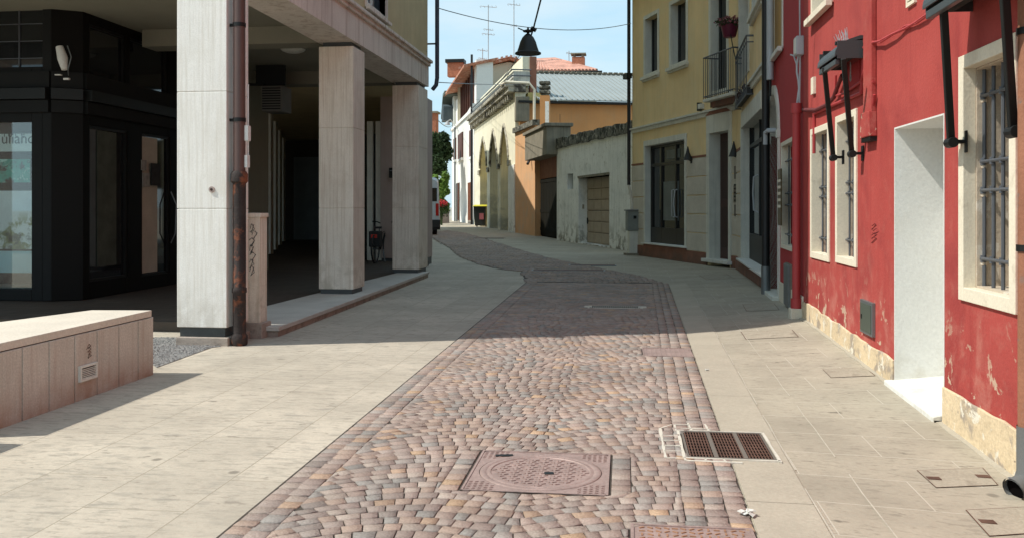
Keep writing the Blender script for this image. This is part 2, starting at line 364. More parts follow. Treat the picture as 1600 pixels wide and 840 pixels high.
m_grd = mat('far ground', (.30, .28, .24), .95, .1, .2, .2)
g = MB(); g.poly([(-2500, -300, -.06), (2500, -300, -.06), (2500, 3500, -.06), (-2500, 3500, -.06)])
g.build('ground', m_grd, kind='structure')
m_pavl = slabs('left paving', (.47, .41, .33), (.32, .275, .21), 1.35, .52, True, .004, .37, dash=((.27, .245, .205), .8), var=.07, spots=.75)
m_pavr = slabs('right paving', (.395, .345, .27), (.48, .43, .35), .95, .46, False, .005, .41, dash=((.36, .32, .26), .35), var=.05, spots=.6)
# pavements: sheets on either side of the road's centre line, under the road bed
ys = [-2, -1, 0] + [1 + .4*i for i in range(70)] + [30 + 3*i for i in range(40)]
def sheet(cols, sign):
    mb = MB()
    for y0, y1 in zip(ys[:-1], ys[1:]):
        for c0, c1 in zip(cols[:-1], cols[1:]):
            q = []
            for y, c in ((y0, c0), (y0, c1), (y1, c1), (y1, c0)):
                x = cx(y) + sign*c; q.append((x, y, ground_z(x, y)))
            mb.poly(q if sign > 0 else q[::-1])
    return mb
sheet([0, 5, 20, 45], -1).build('left_pavement', m_pavl, kind='structure')
sheet([0, 1.0, 1.45] + [1.6+.15*i for i in range(14)] + [4.5, 8, 20, 60], 1).build('right_pavement', m_pavr, kind='structure')
m_bed = mat('road joint sand', (.065, .052, .042), .95, .2, 20, .6, 60, grain=.2)
g = MB(); n = len(road_poly)
g.poly([(x, y, .0085) for x, y in reversed(road_poly)]).build('road', m_bed, kind='structure')

# kerb strip of long stones beside the cobbles on the right
m_kerb = mat('kerb stone', (.405, .355, .28), .85, .08, 2, .35, 40, grain=.08, patches=(((.36, .32, .25), 2.2, .55, .7, -1, 1, .5),))
kb = MB(); jb = MB()
y = -.5; j = 0
while y < YB - .05:
    y2 = min(y + 1.25 + .2*math.sin(j*3.1), YB); j += 1
    e0, e1 = edge_x(RE, y), edge_x(RE, y2)
    kb.slab([(e0+.012, y+.005), (e0+.33, y+.005), (e1+.33, y2-.005), (e1+.012, y2-.005)], -.02, [ground_z(e0, y)+.009, ground_z(e0+.33, y)+.009, ground_z(e1+.33, y2)+.009, ground_z(e1, y2)+.009])
    y = y2
kb.build('kerb_strip', m_kerb, kind='structure', bevel=.002)
for off_, wd in ((.335, .008), (.62, .007)):
    for k in range(56):
        ya, yb = -.5 + k*.33, -.5 + (k+1)*.33
        if yb > YB: break
        if (k*7+int(off_*10)) % 5 == 0: continue
        xa, xb = edge_x(RE, ya)+off_ + .004*math.sin(k*2.3), edge_x(RE, yb)+off_ + .004*math.sin((k+1)*2.3)
        jb.poly([(xa, ya, ground_z(xa, ya)+.005), (xa+wd, ya, ground_z(xa, ya)+.005), (xb+wd, yb, ground_z(xb, yb)+.005), (xb, yb, ground_z(xb, yb)+.005)])
jb.build('joint_mortar', mat('pale joint mortar', (.47, .425, .35), .9, .15, 8, .4), kind='structure')

# --- cobbles: every stone real, laid in arcs between straight border courses
def Pm(*px): return [G(*p) for p in px]
man = Pm((719, 773), (953, 773), (955, 710), (748, 710))
man_r = (min(p.x for p in man)+.01, max(p.x for p in man)-.01, min(p.y for p in man), max(p.y for p in man))
MC = ((man[0].x+man[1].x+man[2].x+man[3].x)/4, (man[0].y+man[1].y+man[2].y+man[3].y)/4); MS = .375
g0 = G(1074, 717); g1 = G(1211, 717); g2 = G(1195, 680)
GR = (g0.x, g1.x, g0.y, g2.y)
c0 = G(985, 822); c1_ = G(1172, 822)
CV = (c0.x, c1_.x, c0.y-.42, c0.y)
s0_ = G(1005, 558); s1_ = G(1078, 546)
SV = (s0_.x, s1_.x, s0_.y, s1_.y)
holes = [(MC[0]-MS-.012, MC[0]+MS+.012, MC[1]-MS-.012, MC[1]+MS+.012), (GR[0]-.015, GR[1]+.02, GR[2]-.015, GR[3]+.015), (CV[0]-.01, CV[1]+.01, CV[2]-.01, CV[3]+.01), (SV[0]-.01, SV[1]+.01, SV[2]-.01, SV[3]+.01)]
rng = np.random.default_rng(3)
holes_core = list(holes); RW = .105
holes[0] = (holes[0][0]-RW, holes[0][1]+RW, holes[0][2], holes[0][3])
stones = []   # each: 4 corners
def add_stone(c, grow=0):
    mx_ = sum(p[0] for p in c)/4; my_ = sum(p[1] for p in c)/4
    for h in holes:
        if all(h[0] < p[0] < h[1] and h[2] < p[1] < h[3] for p in c): return
    # clip stones that poke into a cover frame
    cc = []
    for p in c:
        x, y_ = p
        for h in holes:
            if h[0] < x < h[1] and h[2] < y_ < h[3]:
                d = [(x-h[0], 0), (h[1]-x, 1), (y_-h[2], 2), (h[3]-y_, 3)]; k = min(d)[1]
                if k == 0: x = h[0]
                elif k == 1: x = h[1]
                elif k == 2: y_ = h[2]
                else: y_ = h[3]
        cc.append((x, y_))
    ar_ = abs(sum(cc[i][0]*cc[(i+1) % 4][1]-cc[(i+1) % 4][0]*cc[i][1] for i in range(4)))/2
    if ar_ < .0012: return
    stones.append(cc)
for xa_ in (holes_core[0][0]-RW+.003, holes_core[0][1]+.002):
    yy_ = holes_core[0][2]
    while yy_ < holes_core[0][3]-.03:
        hh_ = min(.098*rng.uniform(.85, 1.15), holes_core[0][3]-yy_)
        stones.append([(xa_, yy_+.003), (xa_+RW-.007, yy_+.003), (xa_+RW-.007, yy_+hh_-.003), (xa_, yy_+hh_-.003)]); yy_ += hh_
SX, SY = .10, .09
BL, BR = .22, .30     # border widths
def arc(t):           # row shape across one lane of arcs
    if t < .36: return .26*(1-((t-.36)/.36)**2)
    if t < .60: return .26 - .055*math.sin((t-.36)/.24*math.pi/2)**2
    return .205 + .22*(1-((1-t)/.40)**2)
Y0s = 2.2
for side, n_c in ((0, 2), (1, 3)):
    for k in range(n_c):
        y = Y0s + .03*k
        while y < YB:
            h = SY*rng.uniform(.85, 1.2); jx = rng.uniform(-.006, .006, 4); wv = (BL/2 if side == 0 else BR/3)
            if side == 0: xa = edge_x(LE, y)+.014*(k == 0)+.004+k*wv; xb = xa+wv-.006
            else: xb = edge_x(RE, y)-.004-k*wv; xa = xb-wv+.006
            add_stone([(xa+jx[0]*(k > 0), y), (xb+jx[1], y+jx[2]), (xb+jx[2], y+h-.006+jx[2]), (xa+jx[3]*(k > 0), y+h-.006)]); y += h
nr_ = int((YB+.7-Y0s)/SY)
for r in range(-6, nr_):
    nst = 22; sh = rng.uniform(0, 1)
    ts = [0.0] + [(i+sh)/nst + rng.uniform(-.007, .007) for i in range(0, nst) if 0.02 < (i+sh)/nst < .98] + [1.0]
    wob = rng.uniform(-.004, .004, 2)
    for ta, tb in zip(ts[:-1], ts[1:]):
        if tb - ta < .015: continue
        cor = []
        skf = lambda q: -clamp((arc(min(1, q+.03))-arc(max(0, q-.03)))/.06/2.05, -.8, .8)*SY/2.05; ska, skb = skf(ta), skf(tb)
        for tt, yy in ((ta, 0), (tb, 0), (tb+(skb if tb < 1 else 0), 1), (ta+(ska if ta > 0 else 0), 1)):
            tt = clamp(tt); yb_ = Y0s + (r+yy)*SY + arc(tt) + .006*math.sin((r+yy)*1.1+tt*9)
            xl = edge_x(LE, yb_)+BL; xr = edge_x(RE, yb_)-BR
            cor.append((xl+(xr-xl)*tt, yb_))
        if max(p[1] for p in cor) > YB or min(p[1] for p in cor) < Y0s: continue
        gp = .0026; dx_ = rng.uniform(-.002, .002)
        cor = [(cor[0][0]+gp, cor[0][1]+gp), (cor[1][0]-gp, cor[1][1]+gp), (cor[2][0]-gp, cor[2][1]-gp), (cor[3][0]+gp, cor[3][1]-gp)]
        cor = [(x+rng.uniform(-.002, .002), y_+rng.uniform(-.002, .002)) for x, y_ in cor]
        add_stone(cor)
# far reach after the bend
YF = max(p.y for p in RE)
y = YB; r = 0
while y < YF:
    sx = .115 if y < 34 else .2; sy = .1 if y < 34 else .18
    x = -14.0 + rng.uniform(0, .1)
    while x < 1.5:
        wv = sx*rng.uniform(.85, 1.15); yy = y + .16*abs(math.sin(x*2.2+.25*y))
        if inside(x+wv/2, yy+sy/2, road_poly):
            sl = .16*2.2*math.cos(x*2.2)*0
            add_stone([(x+.006, yy+.005), (x+wv-.006, yy+.005), (x+wv-.006, yy+sy-.006), (x+.006, yy+sy-.006)])
        x += wv
    y += sy; r += 1
ns = len(stones); P = np.array(stones)            # ns,4,2
cen = P.mean(axis=1, keepdims=True)
h0 = rng.normal(.0095, .0009, (ns, 1)); tilt = rng.normal(0, .0010, (ns, 4))
Vv = np.zeros((ns, 12, 3)); Vv[:, 0:4, :2] = P; Vv[:, 0:4, 2] = 0.0
Vv[:, 4:8, :2] = cen + (P-cen)*.994; Vv[:, 4:8, 2] = h0+tilt-.0010
Vv[:, 8:12, :2] = cen + (P-cen)*.982; Vv[:, 8:12, 2] = h0+tilt
fl = [(8, 9, 10, 11)] + [(i, (i+1) % 4, 4+(i+1) % 4, 4+i) for i in range(4)] + [(4+i, 4+(i+1) % 4, 8+(i+1) % 4, 8+i) for i in range(4)]
Ff = (np.array(fl)[None] + (np.arange(ns)*12)[:, None, None]).reshape(-1, 4)
me = bpy.data.meshes.new('cobbles'); me.vertices.add(ns*12); me.vertices.foreach_set('co', Vv.reshape(-1))
me.loops.add(Ff.size); me.loops.foreach_set('vertex_index', Ff.reshape(-1)); me.polygons.add(len(Ff))
me.polygons.foreach_set('loop_start', np.arange(0, Ff.size, 4)); me.polygons.foreach_set('loop_total', np.full(len(Ff), 4)); me.update(calc_edges=True)
pal = np.array([(.42, .31, .26), (.45, .32, .25), (.38, .30, .26), (.35, .31, .28), (.29, .28, .26), (.49, .32, .21), (.56, .36, .21), (.36, .27, .235), (.46, .37, .31), (.31, .26, .23)])
pw = np.array([.2, .15, .17, .12, .08, .03, .02, .10, .09, .04]); ci = rng.choice(len(pal), ns, p=pw/pw.sum())
col = (pal[ci]*.68 + np.array([(.385, .300, .255)])*.32)*.84*rng.uniform(.88, 1.12, (ns, 1)); colf = np.ones((ns, 9, 4)); colf[:, :, :3] = col[:, None, :]
at_ = me.attributes.new('tone', 'FLOAT_COLOR', 'FACE'); at_.data.foreach_set('color', colf.reshape(-1))
m_cob = mat('porphyry stones', (1, 1, 1), .78, .16, 1.1, .8, 70, spec=.25, grain=.22, patches=(((.62, .60, .55), 1.0, .55, .75, -1, 9, .6),))
t = m_cob.node_tree; bb = t.nodes['Principled BSDF']; prev = bb.inputs['Base Color'].links[0].from_socket
an = t.nodes.new('ShaderNodeAttribute'); an.attribute_name = 'tone'; mm = t.nodes.new('ShaderNodeMix'); mm.data_type = 'RGBA'; mm.blend_type = 'MULTIPLY'; mm.inputs['Factor'].default_value = 1
t.links.new(prev, mm.inputs['A']); t.links.new(an.outputs['Color'], mm.inputs['B']); t.links.new(mm.outputs['Result'], bb.inputs['Base Color'])
me.materials.append(m_cob); ob = bpy.data.objects.new('cobblestones', me); C.objects.link(ob); ob['kind'] = 'stuff'; ob.location.z = .005
ob['label'] = 'small red, grey and orange porphyry stones laid in arcs'; ob['category'] = 'cobblestones'

# ------------------------------------------------------------------ left: arcade building
AX = -4.13
LB = Frame((AX, 8.94), (AX, 18.62))          # street line of the arcade building, facing the street
PY = [8.94, 13.37, 17.80]; PD = [.55, .60, .82]
bd = thing('arcade_building', 'tall ochre building on white stone pillars with a dark arcade below, left of the street', 'building', WORLD, (-8, 14, 0))
# pillars
for i, y in enumerate(PY):
    mt = m_trav if i == 0 else m_travpink
    m = MB()
    zs = [.19, 1.435, 2.665 if i == 0 else 2.675, 3.93]
    for za, zb in zip(zs[:-1], zs[1:]): m.box(AX-.55, AX, y, y+PD[i], za+.0025, zb-.0025)
    m.box(AX-.54, AX-.01, y+.01, y+PD[i]-.01, .19, 3.93)
    p = m.build('pillar', mt, bd, bevel=.006)
    m = MB(); m.box(AX-.53, AX-.03, y+.03, y+PD[i]-.03, .06, .19); m.build('base_band', m_darkband, p)
    m = MB(); m.box(AX-.50, AX-.05, y+.05, y+PD[i]-.05, 3.93, 4.0); m.build('top_joint', m_darkband, p)
# a pillar base under the first pillar
m = MB(); m.box(AX-.56, AX+.02, 8.93, 9.5, -.1, .09); m.build('pillar_base', m_stepside, bd, bevel=.01)
m = MB(); m.box(-11.5, -10.9, 8.94, 9.5, -.05, 4.0); m.build('pillar', m_trav, bd, bevel=.006)
# beam / fascia
m = MB()
for ya, yb in ((8.93, 11.2), (11.2, 13.62), (13.62, 16.0), (16.0, 18.64)): m.box(AX-.58, AX+.02, ya+.002, yb-.002, 4.0, 4.43)
m.box(-16, AX-.582, 8.93, 9.5, 4.0, 4.43); m.box(AX-.56, AX+.012, 8.95, 18.62, 4.01, 4.42)
m.build('fascia', m_fascia, bd)
m = MB(); m.box(-16, AX+.06, 8.90, 18.66, 4.43, 4.52); m.box(-16, AX+.10, 8.86, 18.70, 4.50, 4.56); m.build('cornice', m_fascia, bd, bevel=.01)
# underside beams and ceiling
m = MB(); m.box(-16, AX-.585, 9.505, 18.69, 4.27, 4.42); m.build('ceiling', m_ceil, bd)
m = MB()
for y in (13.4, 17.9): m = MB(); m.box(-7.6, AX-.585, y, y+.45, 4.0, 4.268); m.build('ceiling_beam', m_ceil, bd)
# upper wall with windows on the street side
ws, wz = LB.px(576, 0); we = LB.s(603)
wbot = LB.z(576, 8)
m = MB()
HT = 16.3
upw = [(LB.s(572)+0, LB.s(602), wbot, 7.0)]
upw.append((upw[0][0]-4.4, upw[0][1]-4.4, wbot, 7.0)); 
more = []
for o in list(upw):
    for k in (1, 2, 3): more.append((o[0], o[1], wbot+3.0*k, wbot+3.0*k+1.6))
upw[0] = (upw[0][0], upw[0][1], wbot, wbot+1.7); upw[1] = (upw[1][0], upw[1][1], wbot, wbot+1.7)
bdl = thing('tmp', 'x', 'x', LB)  # frame carrier only, its pieces move to the building below
m.wall(0.05, LB.L, 4.56, HT, 0, .3, upw+more)
def to_building(o, par=None):
    o.parent = par if par else bd
    o.matrix_parent_inverse = bd.matrix_world.inverted() if not par else o.matrix_parent_inverse
bpy.context.view_layer.update()
def lb_part(mb, name, mt, parent=None, **k):
    # convert street-frame coordinates to world ones
    mb.v = [tuple(LB.world(x, y, z)) for x, y, z in mb.v]
    return mb.build(name, mt, parent if parent else bd, **k)
bpy.data.objects.remove(bdl)
lb_part(m, 'wall', m_beige)
m = MB(); m.box(-16, AX-.32, 9.2, 18.6, 4.57, HT-.02); m.build('wall_core', m_beige, bd)
m = MB(); m.box(-16, AX-.31, 8.94, 9.2, 4.57, HT-.02); m.build('front_wall', m_beige, bd)
m = MB(); m.box(-16.2, AX+.35, 8.7, 18.9, HT, HT+.2); m.build('roof', m_concr, bd)
for o in upw+more:
    a, b_, za, zb = o
    fr_ = MB(); t_ = .07
    fr_.box(a-t_, a, -.03, .26, za-t_, zb+t_); fr_.box(b_, b_+t_, -.03, .26, za-t_, zb+t_); fr_.box(a, b_, -.03, .26, zb, zb+t_); fr_.box(a, b_, -.03, .26, za-t_, za)
    wn = lb_part(fr_, 'window', m_fascia)
    q = MB(); q.box(a, b_, .10, .13, za, zb); lb_part(q, 'pane', m_glassb, wn)
    q = MB(); q.box(a-.12, b_+.12, -.09, -.03, za-.12, za-t_); lb_part(q, 'sill', m_fascia, wn)
    q = MB(); q.box((a+b_)/2-.03, (a+b_)/2+.03, .07, .10, za, zb); q.box(a, b_, .07, .0995, za+.02, za+.09); lb_part(q, 'sash', m_white, wn)
# arcade floor and step
fz = .12
K = [G(405, 540), G(672, 433)]
st = [(AX-.55, 9.52), (K[0].x, 9.62), (K[1].x, K[1].y), (K[1].x, 18.9)]
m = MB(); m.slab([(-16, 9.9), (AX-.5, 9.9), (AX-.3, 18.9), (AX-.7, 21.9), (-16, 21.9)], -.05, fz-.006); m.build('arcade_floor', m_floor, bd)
m = MB(); ke = K[1]
m.slab([(AX-.75, 9.55), (K[0].x-.03, 9.62), (ke.x-.02, ke.y), (AX-.45, ke.y)], fz-.05, fz); m.build('step_coping', m_cope, bd, bevel=.006)
m = MB(); m.slab([(AX-.5, 9.58), (K[0].x-.06, 9.66), (ke.x-.04, ke.y-.02), (AX-.45, ke.y-.02)], -.05, fz-.05); m.build('step', m_stepside, bd)

# inner street-side wall of the arcade (receding), with pilasters and dark doors
IW = Frame((-7.6, 12.2), (-7.6, 18.4))
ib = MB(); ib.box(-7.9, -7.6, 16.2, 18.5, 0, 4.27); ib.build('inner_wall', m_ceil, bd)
# courtyard block behind, seen through the arcade
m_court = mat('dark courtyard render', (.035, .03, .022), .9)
nb = thing('rear_building', 'darker building closing the far end of the arcade, with a rose stone pier', 'building', WORLD, (-8, 24, 0))
NY = at(605, 400, 22.3).y; NX1 = at(615, 400, 22.3).x
m = MB(); m.box(-6.02, -4.92, NY, NY+1.0, .19, 4.2); m.build('rose_pier', m_stonetan, nb)
m = MB(); m.box(-6.0, -4.94, NY+.02, NY+1.0, 0, .19); m.build('base_band', m_darkband, nb)
m = MB(); m.slab([(-30, 18.7), (-5.2, 18.7), (-5.2, 22), (-8.7, 37.3), (-30, 37.3)], 4.2, 17.2); m.build('shading_block', m_beige, nb)  # unseen mass, raised and extended to shade the street and arcade
m = MB(); m.slab([(-5.3, NY+.9), (-5.0, NY+.9), (-8.9, 37.5), (-9.3, 37.5)], 0, 4.2); m.build('side_wall', m_beige, nb)
m = MB(); m.slab([(-9.3, 37.4), (-8.9, 37.4), (-12.4, 41), (-12.6, 52), (-14.6, 62), (-30, 62), (-30, 37.4)], 0, 12.0); m.build('shading_wing', m_beige, nb)  # unseen wing, height chosen for where its shade ends on the arches
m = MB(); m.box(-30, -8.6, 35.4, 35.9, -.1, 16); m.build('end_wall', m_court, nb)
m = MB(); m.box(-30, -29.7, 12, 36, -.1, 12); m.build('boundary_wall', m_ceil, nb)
a_ = at(443, 372, 38); b_ = at(497, 372, 38)
m = MB()
x0_, x1_ = at(443, 300, 35.6).x, at(500, 300, 35.6).x
m.box(x0_, x1_, 35.3, 35.38, .12, 2.6+.9); m.build('pale_door', mat('dim grey door', (.10, .11, .11), .7), nb)
m = MB(); m.slab([(-29, 18.9), (-5.3, 18.9), (-5.3, 23), (-8.9, 36), (-29, 36)], -.05, .1); m.build('courtyard_floor', m_floor, nb)
# glass entrance with pale jambs left of the pier
m = MB(); m.box(-7.0, -6.02, NY+.25, NY+.35, .12, 3.3); m.build('entrance_glass', m_glassd, nb)
m = MB()
for pxa, pxb in ((574, 583), (588, 599)):
    xa, xb = at(pxa, 300, 22.5).x, at(pxb, 300, 22.5).x; m.box(xa, xb, NY+.10, NY+.24, .12, 3.6)
m.build('entrance_jamb', m_stoneg, nb)
for px, py in ((419, 397), (427, 390), (434, 383), (440, 377)):
    p = G(px, py, .1); m = MB(); wv = .16; m.box(p.x-wv/2, p.x+wv/2, p.y, p.y+.2, .1, 4.2); m.build('pilaster', m_stoneg, nb)

# ------------------------------------------------------------------ shop under the arcade
sp = G(80, 470, fz); sq = G(130, 468, fz)
SFY = sp.y; SCX = sp.x; SRX = sq.x; SRY = sq.y
sh = thing('corner_shop', 'black corner shopfront with tall glass panes under the arcade', 'shop', WORLD, (SCX, SFY, 0))
def zs_(py, d): return EYE + (HORY-py)*d/F_PX
dS = (G(80, 470, fz) - Vector((0, 0, fz))).length
D0 = 1400*(EYE-fz)/146.0
# front (facing the camera): display window with dark surround
FR = Frame((-16, SFY), (SCX, SFY)); CH = Frame((SCX, SFY), (SRX, SRY)); SD = Frame((SRX, SRY), (SRX, 16.2))
def zpy(py): return EYE + (HORY-py)*D0/F_PX
ztopw = zpy(190); zbotw = zpy(452)
wx0, wx1 = FR.s(-260), FR.s(49)
def part(fr, mb, name, mt, par, **k):
    mb.v = [tuple(fr.world(x, y, z)) for x, y, z in mb.v]; return mb.build(name, mt, par, **k)
m = MB(); m.wall(0, FR.L, fz, 4.27, 0, .12, [(wx0, wx1, zbotw, ztopw), (FR.s(-300), FR.s(66), zpy(104), zpy(8))]); part(FR, m, 'front_panel', m_shop2, sh, bevel=.01)
m = MB(); m.wall(0, CH.L, fz, 4.27, 0, .12, ()); part(CH, m, 'corner_panel', m_shop, sh, bevel=.005)
sdops = [(SD.s(140), SD.s(200), SD.z(140, 440), SD.z(140, 196)), (SD.s(222), SD.s(266), SD.z(222, 432), SD.z(222, 208)), (SD.s(140), SD.s(196), zpy(118), zpy(30)), (SD.s(203), SD.s(262), zpy(122), zpy(30))]
m = MB(); m.wall(0, SD.L, fz, 4.27, 0, .12, sdops); part(SD, m, 'side_panel', m_shop, sh, bevel=.005)
# projecting bands over the windows
for pya, pyb, mt_, dp in ((112, 137, m_shop2, .05), (139, 156, m_black, .14), (157, 176, m_shop2, .07)):
    for fr_, e in ((FR, 0), (CH, 0), (SD, 0)):
        m = MB(); m.box(0 if fr_ is not FR else 0, fr_.L, -dp, 0, zpy(pyb), zpy(pya)); part(fr_, m, 'cornice_band', mt_, sh)
m = MB(); m.box(wx0, wx1, .9, .95, zbotw-.1, ztopw+.1); part(FR, m, 'display_back', m_dark, sh)
m = MB(); m.box(wx0, wx1, .13, .9, zbotw-.08, zbotw-.01); part(FR, m, 'display_floor', m_stoneg, sh)
m = MB(); m.box(wx0, wx1, .05, .06, zbotw, ztopw); wo = part(FR, m, 'display_window', m_glass, sh)
m = MB(); m.box(FR.s(-300), FR.s(66), .06, .08, zpy(104), zpy(8)); part(FR, m, 'upper_window', m_glassd, sh)
m = MB()
for py in (35, 62, 89): m.box(FR.s(-300), FR.s(66), .045, .058, zpy(py+1.2), zpy(py))
for px in (26, -40): m.box(FR.s(px), FR.s(px+1.5), .04, .058, zpy(104), zpy(8))
part(FR, m, 'glazing_bar', m_iron, sh)
for i, o in enumerate(sdops):
    m = MB(); m.box(o[0], o[1], .06, .075, o[2], o[3]); g_ = part(SD, m, 'side_window' if i != 1 else 'door_pane', m_glassd, sh)
    t_ = .035; m = MB(); m.box(o[0], o[0]+t_, .02, .058, o[2], o[3]); m.box(o[1]-t_, o[1], .02, .058, o[2], o[3]); m.box(o[0], o[1], .022, .057, o[3]-t_, o[3]); m.box(o[0], o[1], .022, .057, o[2], o[2]+t_)
    part(SD, m, 'frame', m_black, g_)
# pale blind in the shop door and curtain behind the side pane
o = sdops[1]; m = MB(); m.box(o[0]+.05, o[1]-.35, .045, .058, o[2]+.05, o[3]-.05); part(SD, m, 'door_blind', mat('door blind', (.5, .47, .38), .9), sh)
o = sdops[0]; m = MB(); m.box(o[1]-.75, o[1]-.25, .045, .058, o[2]+.2, o[3]-.05); part(SD, m, 'curtain', mat('curtain', (.07, .08, .06), .9, .3, 3), sh)
# curved door handle
hs = SD.s(267); m = MB(); m.tube([(hs, .0, SD.z(267, 380)), (hs, -.08, SD.z(267, 365)), (hs+.02, -.09, SD.z(267, 320)), (hs, 0, SD.z(267, 300))], .012, 8); part(SD, m, 'door_handle', m_zinc, sh, smooth=True)
# small notices by the door
ntc = []
for pxa, pya, pxb, pyb in ((220, 250, 228, 266), (222, 270, 233, 292), (235, 255, 250, 290), (221, 181, 229, 192)):
    s0, s1 = SD.s(pxa), SD.s(pxb); m = MB(); m.box(s0, s1, -.012, -.002, SD.z(pxa, pyb), SD.z(pxa, pya))
    part(SD, m, 'notice', mat('notice paper', (.30, .30, .27) if pxa != 235 else (.03, .03, .03), .8, .3, 12), sh)
# posters / stickers in the window, one of them a painted reflection
poster = []
def poster_thing(label, pxa, pya, pxb, pyb, mt_):
    m = MB(); m.box(FR.s(pxa), FR.s(pxb), .068, .074, zpy(pyb), zpy(pya)); m.v = [tuple(FR.world(x, y, z)) for x, y, z in m.v]
    return tag(m.build('poster', mt_), label, 'poster', 'posters in the shop window')
m_p1 = mat('poster paper', (.85, .9, .86), .7, .05, 3); m_p2 = mat('green gem print', (.06, .45, .34), .5, .3, 5, 0, patches=(((.6, .9, .8), 6, .5, .58), ((.03, .012, .008), 4, .55, .6)))
m_p3 = mat('painted reflection', (.9, .92, .9), .5, .1, 3, 0, patches=(((.25, .28, .10), 5, .46, .54, zpy(350), zpy(330)), ((.02, .02, .015), 3, .5, .6, zpy(365), zpy(338)),))  # white and dark areas imitate a reflection in the shop glass
m_p4 = mat('pale blue print', (.5, .75, .78), .5, .04)
pt = poster_thing('pale paper sign with the dark lettering in the shop window', -60, 208, 48, 236, m_p1)
poster_thing('green floral poster below the lettered sign in the window', -40, 248, 42, 285, m_p2)
poster_thing('panel painted as the bright reflection in the shop window glass', -60, 298, 49, 390, m_p3)
poster_thing('plain pale blue poster lowest in the shop window', -60, 393, 49, 427, m_p4)
def text(s, size, fr_, s_at, out, z, mt_, name, parent=None, align='LEFT', ext=.001):
    cu = bpy.data.curves.new(name, 'FONT'); cu.body = s; cu.size = size; cu.extrude = ext; cu.align_x = align
    o = bpy.data.objects.new(name, cu); C.objects.link(o); o.data.materials.append(mt_)
    p = fr_.world(s_at, -out, z); o.location = p; o.rotation_euler = (R(90), 0, fr_.rot)
    bpy.context.view_layer.update(); me_ = bpy.data.meshes.new_from_object(o.evaluated_get(bpy.context.evaluated_depsgraph_get())); mw = o.matrix_world.copy(); bpy.data.objects.remove(o); me_.name = name
    o = bpy.data.objects.new(name, me_); C.objects.link(o); o.matrix_world = mw; me_.materials.clear(); me_.materials.append(mt_)
    if parent:
        bpy.context.view_layer.update(); o.parent = parent; o.matrix_parent_inverse = parent.matrix_world.inverted()
    return o
m_ink = plain('ink', (.02, .03, .03), .6)
text('uliano', .22, FR, FR.s(-3), -.062, zpy(223.5), m_ink, 'lettering', pt); text('l o c e', .13, FR, FR.s(1), -.062, zpy(213), m_ink, 'small_lettering', pt)
# corner wall lamp on the shop
lp = thing('shop_lamp', 'small white and black spotlight on the shop corner above the band', 'lamp', WORLD, tuple(at(96, 110, D0-.1)))
c_ = at(98, 92, D0-.15)
m = MB(); m.tube([c_+Vector((-.05, 0, .17)), c_+Vector((.0, 0, .0)), c_+Vector((.03, 0, -.16))], [.05, .07, .04], 12); m.build('lamp_shade', m_white, lp, smooth=True)
m = MB(); m.tube([c_+Vector((.07, 0, .18)), c_+Vector((.13, 0, .02)), c_+Vector((.08, 0, -.15)), c_+Vector((.02, .1, -.22))], .008, 8); m.build('bracket', m_zinc, lp, smooth=True)
m = MB(); m.box(c_.x-.11, c_.x-.02, c_.y-.02, c_.y+.02, c_.z-.235, c_.z-.22); m.box(c_.x+.02, c_.x+.1, c_.y-.02, c_.y+.02, c_.z-.3, c_.z-.275); m.build('clip', m_white, lp)

# ceiling lamp and air conditioner
p = at(458, 76, 1400*(4.26-EYE)/(HORY-76)); p.z = 4.27
cl = thing('ceiling_lamp', 'round pale ceiling lamp under the arcade', 'ceiling lamp', WORLD, tuple(p))
m = MB(); m.lathe([(.22, 4.268), (.22, 4.245), (.19, 4.21), (.12, 4.185), (.02, 4.175)], (p.x, p.y)); m.build('lamp_glass', m_stoneg, cl, smooth=True)
m = MB(); m.lathe([(.25, 4.269), (.26, 4.255), (.25, 4.24), (.221, 4.24)], (p.x, p.y)); m.build('rim', m_ceil, cl, smooth=True)
p = at(433, 155, 17.5)
ac = thing('wall_air_conditioner', 'grey air conditioner box high in the dark arcade', 'air conditioner', WORLD, (p.x, p.y, p.z))
m = MB(); m.box(p.x-.32, p.x+.10, p.y, p.y+.5, p.z-.24, p.z+.26); m.build('casing', mat('ac casing', (.16, .15, .13), .6), ac, bevel=.01)
m = MB()
for k in range(9): m.box(p.x-.30, p.x+.07, p.y-.012, p.y, p.z-.2+k*.05, p.z-.175+k*.05)
m.build('grille', m_black, ac)
m = MB(); m.box(p.x-.9, p.x-.3, p.y+.1, p.y+.2, p.z+.29, p.z+.33); m.box(p.x-.5, p.x+.1, p.y+.15, p.y+.2, p.z+.285, 4.25); m.build('bracket', m_black, ac)

# rusty drainpipe at the first pillar
DP = G(376, 538); DX, DY = AX+.105, 9.02
dp = thing('drainpipe', 'rust eaten cast iron drainpipe in front of the first white pillar', 'drainpipe', WORLD, (DX, DY, 0))
m = MB(); m.lathe([(.075, 0), (.085, .02), (.085, .10), (.072, .12), (.068, .13), (.068, .55), (.076, .56), (.076, .60), (.068, .61), (.068, 1.70), (.088, 1.72), (.088, 1.80), (.07, 1.83)], (DX, DY)); m.build('cast_iron_foot', m_rust, dp, smooth=True)
m = MB(); m.lathe([(.062, 1.83), (.062, 8)], (DX, DY)); m.build('upper_pipe', m_brownpipe, dp, smooth=True)
m = MB()
for z in (2.35, 3.35, 5.0): m.lathe([(.068, z), (.068, z+.04)], (DX, DY)); m.box(DX-.11, DX-.05, DY-.012, DY+.012, z+.005, z+.035)
m.build('clamp', m_black, dp)
m = MB(); m.tube([(DX+.075, DY+.05, 1.9), (DX+.075, DY+.05, 2.75)], .008, 6); m.box(DX+.05, DX+.1, DY-.01, DY+.06, 2.15, 2.31); m.box(DX+.06, DX+.09, DY-.01, DY+.06, 1.87, 2.0); m.build('cable_clip', m_white, dp)
